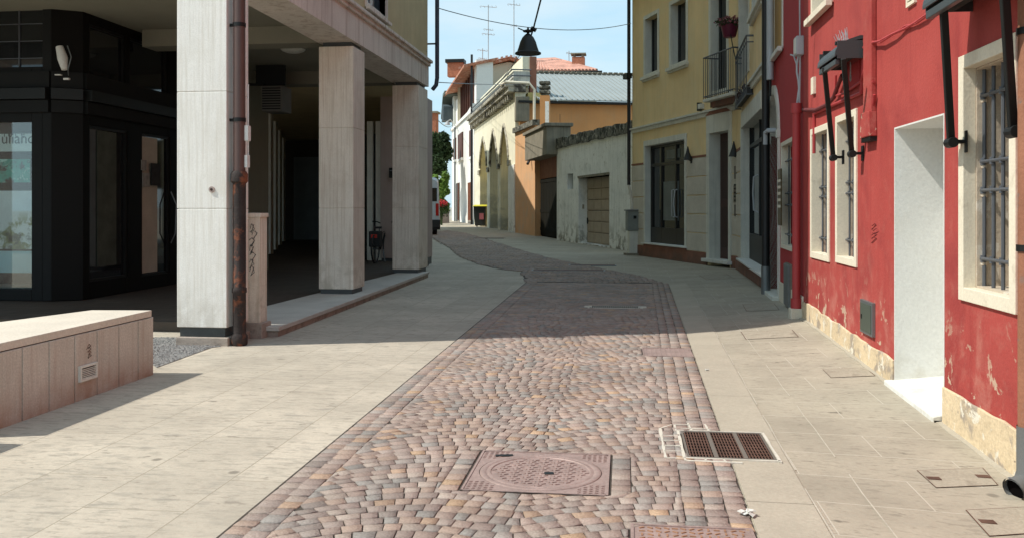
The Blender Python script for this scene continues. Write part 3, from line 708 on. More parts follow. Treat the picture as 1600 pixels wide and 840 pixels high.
# small stone post with scribbles
p = at(396, 500, 9.95)
ps = thing('stone_post', 'slim rose stone post with scribbled graffiti beside the rusty drainpipe', 'post', WORLD, (p.x, p.y, .1))
m = MB(); m.box(p.x-.085, p.x+.075, p.y, p.y+.2, .17, 1.34); m.build('shaft', m_travpink, ps, bevel=.005)
m = MB(); m.box(p.x-.10, p.x+.09, p.y-.015, p.y+.215, 1.34, 1.385); m.build('cap', m_travpink, ps, bevel=.005)
m = MB(); m.box(p.x-.11, p.x+.11, p.y-.03, p.y+.24, -.02, .17); m.build('foot', m_stepside, ps, bevel=.01)
def scribble(p, w_, h_, n, up=(0, 0, 1), seed=1, side=(1, 0, 0), out=(0, -1, 0), r=.0035):
    rr = random.Random(seed); U = Vector(up); Sd = Vector(side); O = Vector(out); mb = MB()
    for i in range(n):
        q = p + Sd*rr.uniform(-.5, .5)*w_*.6 + U*(.5-(i+.5)/n)*h_; pts = []
        for k in range(7):
            q2 = q + Sd*w_*.5*math.sin(k*1.9+rr.uniform(-.4, .4))*rr.uniform(.4, 1) + U*h_/n*.7*math.cos(k*1.3+rr.uniform(-.5, .5))
            pts.append(q2 + O*.001)
        mb.tube(pts, r, 4)
    return mb
scribble(Vector((p.x, p.y, .98)), .08, .55, 7, seed=4).build('graffiti', m_ink, ps)
# round plate on the first pillar
p = Vector((at(324, 296, 9.3).x, 8.94, at(324, 296, 9.3).z)); rp = thing('survey_plate', 'tiny rusty round plate fixed on the first white pillar', 'plate', WORLD, tuple(p))
m = MB(); m.tube([(p.x, p.y-.012, p.z), (p.x, p.y, p.z)], .032, 16); m.build('disc', m_stonetan, rp); m = MB(); m.tube([(p.x, p.y-.018, p.z), (p.x, p.y-.012, p.z)], .014, 12); m.build('stud', m_rust, rp)
# corner downpipe of the arcade building
cp = thing('downpipe', 'dark slate downpipe on the far corner of the arcade building', 'downpipe', WORLD, (AX+.12, 18.55, 0))
p = at(680, 140, 18.9); m = MB(); m.tube([(p.x, 18.75, 12), (p.x, 18.75, 4.2), (p.x-.02, 18.74, 4.05), (p.x-.09, 18.70, 3.95)], .045, 10); m.build('pipe', m_bluepipe, cp, smooth=True)
m = MB(); [m.box(p.x-.2, p.x, 18.64, 18.68, z, z+.03) for z in (4.9, 6.4, 8.0)]; m.build('clamp', m_black, cp)
# letterbox on the rose pier
p = at(612, 270, 22.2); lb = thing('letterbox', 'small black letterbox on the rose pier at the end of the arcade', 'letterbox', WORLD, (p.x, NY-.08, p.z-.1))
m = MB(); m.box(p.x-.07, p.x+.07, NY-.09, NY, p.z-.13, p.z+.12); m.build('box', m_black, lb, bevel=.008); m = MB(); m.box(p.x-.05, p.x+.05, NY-.095, NY-.09, p.z+.04, p.z+.055); m.build('slot', m_zinc, lb)

# ------------------------------------------------------------------ bicycle at the end of the arcade (seen from behind)
bp_ = G(590, 410, .12); BX, BY = bp_.x, bp_.y-.2
bk = thing('bicycle', 'dark bicycle with a red rear light parked at the end of the arcade', 'bicycle', WORLD, (BX, BY, .12))
def wheel(cx_, cy_, r, lean=0):
    mb = MB(); n = 28; pts = [(cx_, cy_+r*math.cos(2*math.pi*k/n), .12+r+r*math.sin(2*math.pi*k/n)) for k in range(n+1)]
    mb.tube(pts, .02, 8, closed=False); return mb
for k, y in enumerate((BY, BY+1.05)):
    wheel(BX, y, .34).build('wheel', m_rubber, bk, smooth=True)
    m = MB()
    for j in range(10):
        a = math.pi*2*j/10; m.tube([(BX, y, .46), (BX, y+.33*math.cos(a), .46+.33*math.sin(a))], .004, 4)
    m.tube([(BX-.06, y, .46), (BX+.06, y, .46)], .025, 8); m.build('spokes', m_zinc, bk)
m = MB(); m.tube([(BX, BY, .46), (BX, BY+.45, .42), (BX, BY+.35, .86), (BX, BY, .46)], .014, 8); m.tube([(BX, BY+.45, .42), (BX, BY+.92, .86), (BX, BY+.36, .80)], .016, 8); m.tube([(BX, BY+.90, .98), (BX, BY+1.05, .46)], .016, 8)
m.build('frame', m_black, bk, smooth=True)
m = MB(); m.slab([(BX-.09, BY+.22), (BX+.09, BY+.22), (BX+.025, BY+.5), (BX-.025, BY+.5)], .93, .98); m.tube([(BX, BY+.36, .8), (BX, BY+.36, .94)], .012, 8); m.build('saddle', m_rubber, bk, bevel=.015)
m = MB(); m.tube([(BX-.28, BY+.72, 1.10), (BX-.2, BY+.85, 1.09), (BX-.1, BY+.92, 1.04), (BX+.1, BY+.92, 1.04), (BX+.2, BY+.85, 1.09), (BX+.28, BY+.72, 1.10)], .014, 8); m.build('handlebar', m_black, bk, smooth=True)
m = MB(); m.box(BX-.14, BX+.14, BY-.1, BY+.15, .50, .88); m.build('pannier', m_rubber, bk, bevel=.03)
m = MB(); m.box(BX-.07, BX+.07, BY-.125, BY-.10, .72, .80); m.build('rear_light', plain('red reflector', (.75, .03, .01), .3), bk)
m = MB(); m.tube([(BX+.08, BY+.4, .42), (BX+.16, BY+.3, .13)], .01, 6); m.build('kickstand', m_zinc, bk)

# ------------------------------------------------------------------ low bench wall (left foreground)
bx = -4.06; e_top = G(244, 484, .56); Yb = e_top.y
BH = .56
lit = SUN
sh_off = Vector((-(lit.x/lit.z)*BH, -(lit.y/lit.z)*BH))
t1 = G(110, 681, 0); Ynear = t1.y - sh_off.y
bk_e = G(143, 483.5, BH); bk_n = G(0, 502, BH)
e = (bk_n-bk_e); bk_far = bk_e + e*2.0
bn = thing('bench_wall', 'long low pink stone bench wall with vertical slabs and a vent grille', 'bench', WORLD, (bx, Yb, 0))
def back_x(y): return bk_e.x + (bk_n.x-bk_e.x)*(y-bk_e.y)/(bk_n.y-bk_e.y)
m = MB(); m.slab([(bx, Yb), (bk_e.x, bk_e.y), (back_x(Ynear), Ynear), (bx, Ynear)][::-1] if False else [(bx-.01, Ynear), (bx-.01, Yb-.01), (bk_e.x+.01, bk_e.y-.01), (back_x(Ynear)+.01, Ynear)], BH-.055, BH); m.build('coping', m_benchtop, bn, bevel=.004)
BF = Frame((bx, Ynear), (bx, Yb))
jp = [G(px, 640 - .38*(px-100)) for px in ()]
cuts = [0.0]
for px in (35, 77, 117, 152, 186, 216):
    s_ = BF.s(px); cuts.append(s_)
s_ = cuts[1]; wv = cuts[2]-cuts[1]
pre = []
q = s_-wv
while q > 0.05: pre.append(q); q -= wv
cuts = [0.0] + sorted(pre) + cuts[1:] + [BF.L]
for a, b2 in zip(cuts[:-1], cuts[1:]):
    m = MB(); m.box(a+.005, b2-.005, 0, .03, -.02, BH-.062); part(BF, m, 'slab', m_bench, bn, bevel=.003)
m = MB(); m.slab([(bx-.03, Ynear), (bx-.03, Yb-.03), (bk_e.x+.03, bk_e.y-.03), (back_x(Ynear)+.03, Ynear)], -.02, BH-.057); m.build('core', m_joint, bn)
m = MB(); m.slab([(bx-.031, Yb-.029), (bx-.001, Yb), (bk_e.x, bk_e.y), (bk_e.x+.03, bk_e.y-.029)], -.02, BH-.057); m.build('end_slab', m_bench, bn, bevel=.003)
a, b2, za, zb = BF.rect(122, 572, 149, 597)
m = MB(); m.wall(a, b2, za, zb, -.022, 0, [(a+.02, b2-.02, za+.018, zb-.018)]); vg = part(BF, m, 'vent_grille', m_stoneg, bn, bevel=.002)
m = MB(); m.box(a+.02, b2-.02, -.004, 0, za+.018, zb-.018); part(BF, m, 'vent_back', m_black, vg)
m = MB(); [m.box(a+.02, b2-.02, -.018, -.006, za+.02+k*.013, za+.026+k*.013) for k in range(int((zb-za-.04)/.013))]; part(BF, m, 'louvre', m_stoneg, vg)
q = BF.px(139, 548); scribble(BF.world(q[0], 0, q[1]), .07, .10, 4, side=(0, 1, 0), out=(1, 0, 0), seed=9, r=.002).build('graffiti', m_rust, bn)
# second bench wall, mostly outside the picture: its shadow falls into the corner
t2 = G(58, 694, 0); Y2 = t2.y - sh_off.y
bn2 = thing('bench_wall', 'nearer twin of the pink stone bench, only its shadow in view', 'bench', WORLD, (bx, Y2, 0))
xl = -5.0
m = MB(); m.slab([(bx-.01, Y2-2.4), (bx-.01, Y2-.0), (xl, Y2), (xl, Y2-2.4)], BH-.055, BH); m.build('coping', m_benchtop, bn2, bevel=.004)
m = MB(); m.slab([(bx-.0, Y2-2.4), (bx-.0, Y2-.0), (xl, Y2), (xl, Y2-2.4)], -.02, BH-.057); m.build('core', m_bench, bn2, bevel=.003)

# gravel patch between bench and pillar
gp_ = [G(245, 574), G(330, 543), G(345, 541), G(283, 527), G(232, 527), G(225, 560)]
m = MB(); m.slab([(p.x, p.y) for p in gp_], 0, .006); m.build('gravel_bed', m_gravel, kind='stuff')
rr = random.Random(5); m = MB(); pl = [(p.x, p.y) for p in gp_]; cnt = 0
xs_ = [p[0] for p in pl]; ys_ = [p[1] for p in pl]
while cnt < 3200:
    x, y = rr.uniform(min(xs_), max(xs_)), rr.uniform(min(ys_), max(ys_))
    if inside(x, y, pl):
        r_ = rr.uniform(.006, .013); z = .007; a = rr.uniform(0, 6.28)
        pts = [(x+r_*math.cos(a+k*2.09), y+r_*math.sin(a+k*2.09), z) for k in range(3)] + [(x+rr.uniform(-.3, .3)*r_, y, z+r_*rr.uniform(.5, 1))]
        b0 = len(m.v); m.v += pts; m.f += [(b0, b0+1, b0+3), (b0+1, b0+2, b0+3), (b0+2, b0, b0+3)]
    cnt += 1
go = m.build('gravel', m_gravel, kind='stuff')

# ------------------------------------------------------------------ right: red house
AXR = 2.164
YA = yline(1256, AXR)
A = Frame((AXR, YA), (AXR, 1.2))
ra = thing('red_house', 'sunlit red rendered house with peeling base and a white door niche', 'house', A)
w1 = A.rect(1268, 203, 1297, 402); w2 = A.rect(1307.5, 183, 1340, 409.5)
dn = (A.s(1398), A.s(1476), A.z(1398, 603), A.z(1398, 200))
bw = A.rect(1502, 90, 1592, 467)
uw = (A.s(1269), A.s(1302), A.z(1269, 36), A.z(1269, 36)+1.5)
FRW = .085
def inner(o, t=FRW): return (o[0]+t, o[1]-t, o[2]+t, o[3]-t)
ops = [inner(w1, .066), inner(w2, .066), (dn[0], dn[1], -.4, dn[3]), inner(bw, FRW-.004), inner(uw, .066)]
HA = 9.0
m = MB(); m.wall(0, A.L, -.4, HA, 0, .30, ops); m.build('wall', m_red, ra)
m = MB(); m.wall(0, A.L, -.4, HA-.05, .302, .50, [ops[0], ops[1], (dn[0]-.002, dn[1]+.002, -.4, dn[3]+.002), ops[3]]); m.build('inner_wall', m_white, ra)
m = MB(); m.box(0, A.L, .55, 5, -.3, HA-.05); m.build('core', m_redd, ra)
m = MB(); m.box(-.0, A.L, -.45, 5.2, HA, HA+.15); m.build('eaves', m_concr, ra)
# plinth: cream, worn, in stretches beside the door
gz = lambda s_: ground_z(AXR, A.world(s_, 0).y)
def plinth(sa, sb, za, zb, name='plinth'):
    rr = random.Random(int(sa*100)); n = max(2, int((sb-sa)/.16)); pts = [(sa, -.3), (sb, -.3)]
    for k in range(n+1):
        s_ = sb-(sb-sa)*k/n; pts.append((s_, za+(zb-za)*(s_-sa)/(sb-sa) + (rr.uniform(-.015, .02) if 0 < k < n else 0)))
    m = MB(); m.prism(pts, -.022, -.001); return m.build(name, m_plinth, ra, bevel=.006)
plinth(0.0, dn[0]-.005, A.z(1256, 470), A.z(1394, 560))
m = MB(); plinth(dn[1]+.01, A.L, A.z(1478, 604), A.z(1585, 660)-.02)
# mortar fillet where wall meets paving
for sa, sb in ((0, dn[0]), (dn[1], A.L)):
    n = 20; m = MB()
    for k in range(n):
        a, b2 = sa+(sb-sa)*k/n, sa+(sb-sa)*(k+1)/n; m.slab([(a, -.055-.01*math.sin(k*2.)), (b2, -.055-.01*math.sin(k*2.+2)), (b2, 0), (a, 0)], -.3, [gz(a)+.004, gz(b2)+.004, gz(b2)+.014, gz(a)+.014])
    m.build('mortar_fillet', m_kerb, ra)
# door niche: fresh white lining, threshold, door
m = MB(); d0, d1, _, dz = dn; dzb = min(gz(d0), gz(d1))
zth = A.z(1398, 600)
m.box(d0, d0+.012, -.004, .5, zth-.1, dz); m.box(d1-.012, d1, -.004, .5, zth-.3, dz); m.box(d0+.0125, d1-.0125, -.004, .5, dz-.012, dz)
m.build('niche_lining', m_white, ra)
m = MB(); m.slab([(d0-.03, -.075), (d1+.0, -.075), (d1-.013, .5), (d0+.013, .5)], -.25, [gz(d0)+.035, gz(d1)+.035, gz(d1)+.16, gz(d0)+.10]); m.build('threshold', m_white, ra, bevel=.004)
m = MB(); m.slab([(d0-.02, -.068), (d1, -.068), (d1, 0), (d0, 0)], -.25, [gz(d0)+.014, gz(d1)+.014, gz(d1)+.014, gz(d0)+.014]); m.build('threshold_painted_shade', m_black, ra)  # solid black slab stands in for the shade under the threshold edge
m = MB(); m.box(d0+.013, d1-.013, .46, .5, zth-.2, dz-.013); dd = m.build('door', m_white, ra)
m = MB(); m.tube([(d1-.1, .46, 1.0), (d1-.1, .40, 1.0), (d1-.2, .40, 1.0)], .01, 8); m.build('handle', m_zinc, dd, smooth=True)
def stone_frame(o, t, mtx, name='window', out=.018, depth=.12, sill=0, parent=ra, flush=.0):
    a, b2, za, zb = o; m = MB(); y1 = depth
    m.box(a, a+t, -out, y1, za, zb); m.box(b2-t, b2, -out, y1, za, zb); m.box(a+t, b2-t, -out, y1, zb-t, zb); m.box(a+t, b2-t, -out, y1, za, za+t)
    w_ = m.build(name, mtx, parent, bevel=.004)
    if sill: q = MB(); q.box(a-.04, b2+.04, -out-.07, -out, za-.04, za+.03); q.build('sill', mtx, w_, bevel=.006)
    return w_
def grille(o, bars, rails, y, par, r=.011, mtx=None, n0=None):
    m = MB()
    a, b2, za, zb = o
    for s_ in bars: m.tube([(s_, y, za), (s_, y, zb)], r, 8)
    for z in rails: m.tube([(a-.0, y-.014, z), (b2, y-.014, z)], r*.9, 8); [m.tube([(s_, y-.006, z-.022), (s_, y-.006, z+.022)], r*1.45, 8) for s_ in bars]
    return m.build('grille', mtx or m_iron, par, smooth=True)
for o, brs, pys in ((w1, (1285, 1289.5, 1294.5), (235, 290, 303, 372)), (w2, (1321, 1328, 1334.5), (220, 278, 300, 372))):
    w_ = stone_frame(o, .07, m_cream); i_ = inner(o, .07)
    n_ = 4; brs_ = [i_[0]+(i_[1]-i_[0])*(k+.5)/n_ for k in range(n_)]
    zr = [i_[2]+(i_[3]-i_[2])*f for f in (.12, .47, .55, .86)]
    grille(i_, brs_, zr, .09, w_)
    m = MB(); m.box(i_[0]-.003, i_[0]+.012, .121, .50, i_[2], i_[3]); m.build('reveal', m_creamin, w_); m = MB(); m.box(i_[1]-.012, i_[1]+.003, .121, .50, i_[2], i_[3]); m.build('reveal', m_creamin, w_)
    m = MB(); m.box(i_[0]+.013, i_[1]-.013, .27, .28, i_[2], i_[3]); m.build('pane', m_glassd, w_)
    m = MB(); c = (i_[0]+i_[1])/2; m.box(c-.03, c+.03, .24, .268, i_[2], i_[3]); m.build('sash', m_concr, w_)
# the big barred window near the camera
w_ = stone_frame(bw, FRW, m_cream, out=.02, depth=.06); i_ = inner(bw)
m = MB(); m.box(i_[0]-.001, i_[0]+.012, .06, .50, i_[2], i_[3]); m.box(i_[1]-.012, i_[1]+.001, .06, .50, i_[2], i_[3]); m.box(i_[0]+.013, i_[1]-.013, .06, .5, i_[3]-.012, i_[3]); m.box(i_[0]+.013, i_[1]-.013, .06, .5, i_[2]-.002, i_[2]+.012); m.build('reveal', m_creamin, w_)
m = MB(); m.box(i_[0]+.013, i_[1]-.013, .44, .46, i_[2]+.013, i_[3]-.013); m.build('pane', m_glassd, w_)
m = MB(); m.box(i_[0]+.013, i_[0]+.07, .40, .438, i_[2]+.013, i_[3]-.013); m.box(i_[1]-.07, i_[1]-.013, .40, .438, i_[2]+.013, i_[3]-.013); c = (i_[0]+i_[1])/2; m.box(c-.05, c+.05, .40, .4385, i_[2]+.013, i_[3]-.013); m.build('sash', m_cream, w_)
yo = .10
bars = [A.s(px, -yo) for px in (1538, 1552.5, 1567.5, 1582, 1597)]
rails = [A.z(1530, py, -yo) for py in (153, 254, 298, 403)]
i2 = (i_[0]+.0, i_[1], i_[2], i_[3])
grille(i2, [b_ for b_ in bars if b_ < i_[1]-.02], rails, yo, w_, r=.0125)
for z in rails: m = MB(); m.obox((i_[0]+.018, yo-.0, z-.028), (.034, .035, .035)); m.build('bar_anchor', m_creamin, w_, bevel=.01)
# upper window and small vent
w_ = stone_frame(uw, .07, m_cream, sill=1); i_ = inner(uw, .07)
m = MB(); m.box(i_[0], i_[1], .12, .14, i_[2], i_[3]); m.build('pane', m_glassb, w_)
q = A.px(1426, -2); vt = thing('wall_vent', 'small cream slatted vent high on the red wall', 'vent', A, (q[0], 0, q[1]))
m = MB(); m.wall(q[0]-.10, q[0]+.10, q[1]-.05, q[1]+.10, -.02, 0, [(q[0]-.075, q[0]+.075, q[1]-.035, q[1]+.08)]); m.build('frame', m_cream, vt)
m = MB(); [m.box(q[0]-.075, q[0]+.075, -.014, -.003, q[1]-.03+k*.025, q[1]-.018+k*.025) for k in range(4)]; m.build('slat', m_cream, vt)
m = MB(); m.box(q[0]-.075, q[0]+.075, -.002, 0, q[1]-.035, q[1]+.08); m.build('back', m_black, vt)
# painted red pipes on the wall
pc = thing('wall_conduit', 'red painted broad conduit strip ending above the white niche', 'conduit', A, (A.s(1366), 0, 1.8))
sa, sb = A.s(1356), A.s(1370); zb_ = A.z(1363, 222)
m = MB(); m.box(sa+.03, sb, -.05, 0, zb_+.25, HA); m.build('channel', m_red, pc, bevel=.01)
m = MB(); m.prism([(sa-.0, zb_+.04), (sb+.02, zb_+.04), (sb, zb_+.26), (sa+.03, zb_+.26)], -.07, 0); m.build('tapered_end', m_red, pc, bevel=.008)
m = MB(); m.box(sa+.01, sb+.01, -.06, 0, zb_, zb_+.038); m.build('dark_cap', m_black, pc)
pr = thing('red_downpipe', 'red painted downpipe where the shaded and sunlit red walls meet', 'downpipe', A, (-.12, -.07, 0))
s_ = -.10; m = MB(); m.tube([(s_, -.07, .25), (s_, -.07, 2.65)], .05, 12); m.build('pipe', m_redtrim, pr, smooth=True)
for z in (.22, 2.6): m = MB(); m.tube([(s_, -.07, z), (s_, -.07, z+.12)], .066, 12); m.build('collar', m_redtrim, pr, smooth=True)
m = MB(); m.box(s_-.09, s_+.09, -.15, -.0, -.2, .22); m.build('pier_foot', m_cream, pr, bevel=.01)
z0 = A.z(1253, 172); z1 = A.z(1253, 75)
rr = random.Random(2)
m = MB(); m.tube([(s_+.02*math.sin(k), -.05-.012*math.cos(k*1.4), 2.7+k*.10) for k in range(7)], .014, 8); m.tube([(s_-.03, -.06, 3.2), (s_-.10, -.08, 3.32), (s_-.26, -.09, 3.36)], .010, 8); m.tube([(s_+.04, -.04, 2.7), (s_+.03, -.03, 3.2), (s_+.0, -.03, 4.0)], .01, 6)
m.build('cable_bundle', m_greypipe, pr, smooth=True)
q = A.px(1255, 70); m = MB(); jbx = thing('junction_box', 'small grey junction box above the red downpipe', 'junction box', A, (q[0], 0, q[1])); m.box(q[0]-.12, q[0]+.06, -.09, 0, q[1]-.13, q[1]+.10); m.build('box', m_greypipe, jbx, bevel=.01)
m = MB(); m.box(q[0]-.10, q[0]+.04, -.097, -.09, q[1]-.11, q[1]+.08); m.build('lid', m_stoneg, jbx, bevel=.004)
# thin slack cable across the red wall
m = MB(); pts = []
for px, py in ((1345, 78), (1360, 68), (1378, 64), (1396, 54), (1412, 45), (1430, 35), (1445, 25), (1462, 12), (1480, 6)):
    a, z = A.px(px, py, .03); pts.append((a, -.03-.012*math.sin(px), z))
o = MB(); o.tube(pts, .011, 6); o.tube([(a, y, z+.02*math.sin(i*2)) for i, (a, y, z) in enumerate(pts)], .008, 6)
cb = o.build('wall_cable', m_redtrim, None, smooth=True); cb.location = A.world(0, 0); cb.rotation_euler = (0, 0, A.rot); tag(cb, 'red painted slack cable running across the red wall between both awnings', 'cable')
# inspection hatches
q = A.rect(1349, 466, 1368, 517); ht = thing('meter_hatch', 'small dark green hatch low in the peeling sunlit red wall', 'hatch', A, (q[0], 0, q[2]))
m = MB(); m.box(q[0], q[1], -.03, -.0, q[2], q[3]); m.build('frame', m_zinc, ht, bevel=.003); m = MB(); m.box(q[0]+.025, q[1]-.025, -.036, -.03, q[2]+.025, q[3]-.025); m.build('door', plain('hatch green', (.07, .085, .065), .5, bump=.2), ht, bevel=.002)
m = MB(); m.box(q[0]+.06, q[0]+.09, -.04, -.036, (q[2]+q[3])/2-.02, (q[2]+q[3])/2+.02); m.build('lock', m_black, ht)
# graffiti on the wall (loose strokes)
q = A.px(1366, 365, .0); gm = scribble(Vector((q[0], -.0, q[1])), .26, .16, 4, side=(1, 0, 0), out=(0, -1, 0), seed=12, r=.003); g_ = gm.build('graffiti', plain('dark red spray', (.20, .02, .02), .8), ra)

# awnings: cassette under a hood, two drop arms ending on wall brackets
def awning(label, sa, sb, ztop, drop, arms, proj=.30, fabric_mt=m_charcoal, hood=True):
    t_ = thing('awning', label, 'awning', A, ((sa+sb)/2, 0, ztop), 'folded black window awnings')
    m = MB(); n = 8
    prof = [(-.0, ztop), (-.06, ztop+.005)] + [(-proj*math.sin(k/n*math.pi/2)*1.0, ztop-.16*(1-math.cos(k/n*math.pi/2))) for k in range(3, n+1)] + [(-proj, ztop-.18), (-proj+.012, ztop-.18)] + [(-proj*math.sin(k/n*math.pi/2)*.93, ztop-.018-.155*(1-math.cos(k/n*math.pi/2))) for k in range(n-1, 2, -1)] + [(0, ztop-.02)]
    # hood profile lives in (y,z); extrude along x
    b0 = len(m.v); N_ = len(prof); m.v += [(sa, y, z) for y, z in prof] + [(sb, y, z) for y, z in prof]
    m.f += [tuple(range(N_)), tuple(range(2*N_-1, N_-1, -1))] + [((i+1) % N_, i, N_+i, N_+(i+1) % N_) for i in range(N_)]
    m.build('hood', m_charcoal, t_)
    for e_ in (sa, sb-.004): m = MB(); m.box(e_-.004, e_+.008, -proj+.02, 0, ztop-.20, ztop-.04); m.build('side_plate', m_charcoal, t_)
    m = MB(); m.tube([(sa+.03, -.14, ztop-.15), (sb-.03, -.14, ztop-.15)], .055, 14); m.build('fabric_roll', mat('awning cloth', (.03, .028, .025), .95, .2, 8), t_, smooth=True)
    m = MB(); m.box(sa+.03, sb-.03, -proj+.01, -proj+.05, ztop-.25, ztop-.20); m.build('front_bar', m_charcoal, t_, bevel=.005)
    for (s0, y0, z0, s1, y1, z1) in arms:
        m = MB(); d = Vector((s1-s0, y1-y0, z1-z0)); c = Vector((s0, y0, z0))+d*.5
        # square section arm
        n_ = d.normalized(); a_ = n_.cross(Vector((0, 1, 0))).normalized()*.021; b_ = n_.cross(a_).normalized()*.021; p0 = Vector((s0, y0, z0)); p1 = Vector((s1, y1, z1)); b0 = len(m.v)
        for p in (p0, p1): m.v += [tuple(p+a_+b_), tuple(p-a_+b_), tuple(p-a_-b_), tuple(p+a_-b_)]
        m.f += [(b0, b0+3, b0+2, b0+1), (b0+4, b0+5, b0+6, b0+7)] + [(b0+i, b0+(i+1) % 4, b0+4+(i+1) % 4, b0+4+i) for i in range(4)]
        ar = m.build('arm', m_black, t_, bevel=.004)
        m = MB(); m.tube([(s1-.045, y1, z1-.005), (s1+.045, y1, z1-.005)], .034, 12); m.box(s1-.03, s1+.03, y1, 0, z1-.012, z1+.012); m.box(s1-.035, s1+.035, -.012, 0, z1-.07, z1+.07); m.build('elbow', m_black, ar, bevel=.003)
    for ex in (sa+.12, sb-.12):
        m = MB(); m.box(ex-.02, ex+.02, -.25, 0, ztop-.06, ztop-.03); m.build('bracket', m_black, t_)
    # crank eye
    m = MB(); ex = sb-.10; m.tube([(ex, -.12, ztop-.22), (ex, -.12, ztop-.34)], .006, 6); m.tube([(ex+.022*math.cos(k*math.pi/5), -.12, ztop-.365+.03*math.sin(k*math.pi/5)) for k in range(11)], .005, 6); m.build('crank_eye', m_ironlight, t_)
    return t_
def on(px, py, out): a, z = A.px(px, py, out); return (a, -out, z)
pj = .28
sa = A.s(1262); 
zt = A.z(1345, 57, 0.0)
sa, sb = A.s(1277, pj), A.s(1346, .05)
zt = A.z(1346, 56, .05)
e0_, e1_ = on(1288, 104, pj-.02), on(1302, 246, .10); f0_, f1_ = on(1318, 92, pj-.02), on(1331, 240, .10)
arms = [(e0_[0], e0_[1], min(e0_[2], zt-.2), *e1_), (f0_[0], f0_[1], min(f0_[2], zt-.2), *f1_)]
awning('far folded black awning with pigeon spikes above the two narrow windows', min(sa, e0_[0]-.12), sb, zt, 0, arms, pj)
# pigeon spikes on the hood
spk = thing('pigeon_spikes', 'row of white pigeon spikes on the far awning hood', 'spikes', A, (sa, -.1, zt))
m = MB(); rr = random.Random(8); s0 = min(sa, e0_[0]-.12)
for k in range(15):
    s_ = s0+.10+(sb-s0-.35)*k/14
    m.tube([(s_, -.10, zt), (s_+rr.uniform(-.015, .015), -.12+rr.uniform(-.04, .04), zt+.10+rr.uniform(0, .04))], [.004, .0025], 5)
m.build('spikes', m_greypipe, spk); m = MB(); m.box(s0+.08, sb-.22, -.115, -.085, zt-.002, zt+.006); m.build('strip', m_greypipe, spk)
sa2 = A.s(1466, .22); g0_, g1_ = on(1474, 8, .24), on(1486, 222, .09); h0_, h1_ = on(1567, -14, .24), on(1583, 205, .09)
zt2 = A.z(1466, -12, .10)
k0_, k1_ = on(1664, -60, .24), on(1690, 180, .09)
awning('near folded black awning above the large barred window, cut by the frame', A.s(1462, .22), A.s(1462, .22)+2.0, zt2, 0, [(g0_[0], g0_[1], zt2-.2, *g1_), (h0_[0], h0_[1], zt2-.2, *h1_)], .30)
# red trunking around the far awning
tk = thing('wall_trunking', 'red painted trunking and dark cable looping under the far awning', 'cable trunking', A, (A.s(1270), 0, 2.6))
def path(pts, r, out, name, mt_, n=8):
    m = MB(); m.tube([on(px, py, out) for px, py in pts], r, n); return m.build(name, mt_, tk, smooth=True)
path([(1272, 240), (1272, 178), (1300, 165), (1346, 145), (1352, 60), (1352, -80)], .018, .02, 'trunking', m_redtrim)
path([(1255, 172), (1275, 172), (1292, 164), (1303, 152), (1310, 132), (1316, 118)], .022, .04, 'cable', mat('dull red cable', (.14, .03, .03), .7))
path([(1306, 118), (1305, 150), (1320, 146), (1345, 128), (1350, 110)], .012, .03, 'loop', m_redtrim)
path([(1365, 128), (1356, 130), (1356, 168), (1363, 172), (1366, 148)], .012, .03, 'side_loop', m_redtrim)
q = A.px(1322, 95, .0); m = MB(); m.box(q[0], A.s(1345), -.012, 0, A.z(1322, 145), A.z(1322, 108)); m.build('dark_panel', m_redd, tk)
m = MB(); m.box(A.s(1271), A.s(1275), -.03, 0, A.z(1272, 148), A.z(1272, 122)); m.build('cream_clip', m_cream, tk)
# rusty drainpipe at the right edge
m_spout = plain('dull dark steel', (.13, .13, .125), .6, bump=.1)
rd = thing('drainpipe', 'rust red drainpipe with an open spout at the right edge of the red house', 'drainpipe', A, (A.s(1598, .07), -.07, 0))
s_ = A.s(1607, .07); z_sp = A.z(1592, 745, .07)
m = MB(); m.tube([(s_, -.07, z_sp+.12), (s_, -.07, 3.6)], .05, 14); m.build('rust_pipe', mat('rust brown pipe', (.30, .13, .075), .75, .15, 5, .4, patches=(((.16, .15, .14), 3, .55, .62),)), rd, smooth=True)
m = MB(); m.tube([(s_, -.07, z_sp+.30), (s_, -.07, z_sp+.06), (s_+.01, -.095, z_sp+.005), (s_+.05, -.165, z_sp-.02)], .056, 16, closed=False); m.tube([(s_+.042, -.150, z_sp-.015), (s_+.05, -.165, z_sp-.02)], .064, 16, closed=False); m.build('spout', m_spout, rd, smooth=True)
m = MB(); m.tube([(s_+.040, -.148, z_sp-.0135), (s_+.041, -.150, z_sp-.014)], .05, 16); m.build('spout_dark_inside', m_dark, rd)
m = MB()
for z in (1.22, 2.35): m.tube([(s_, -.07, z), (s_, -.07, z+.035)], .058, 14)
m.build('clamp', m_black, rd)

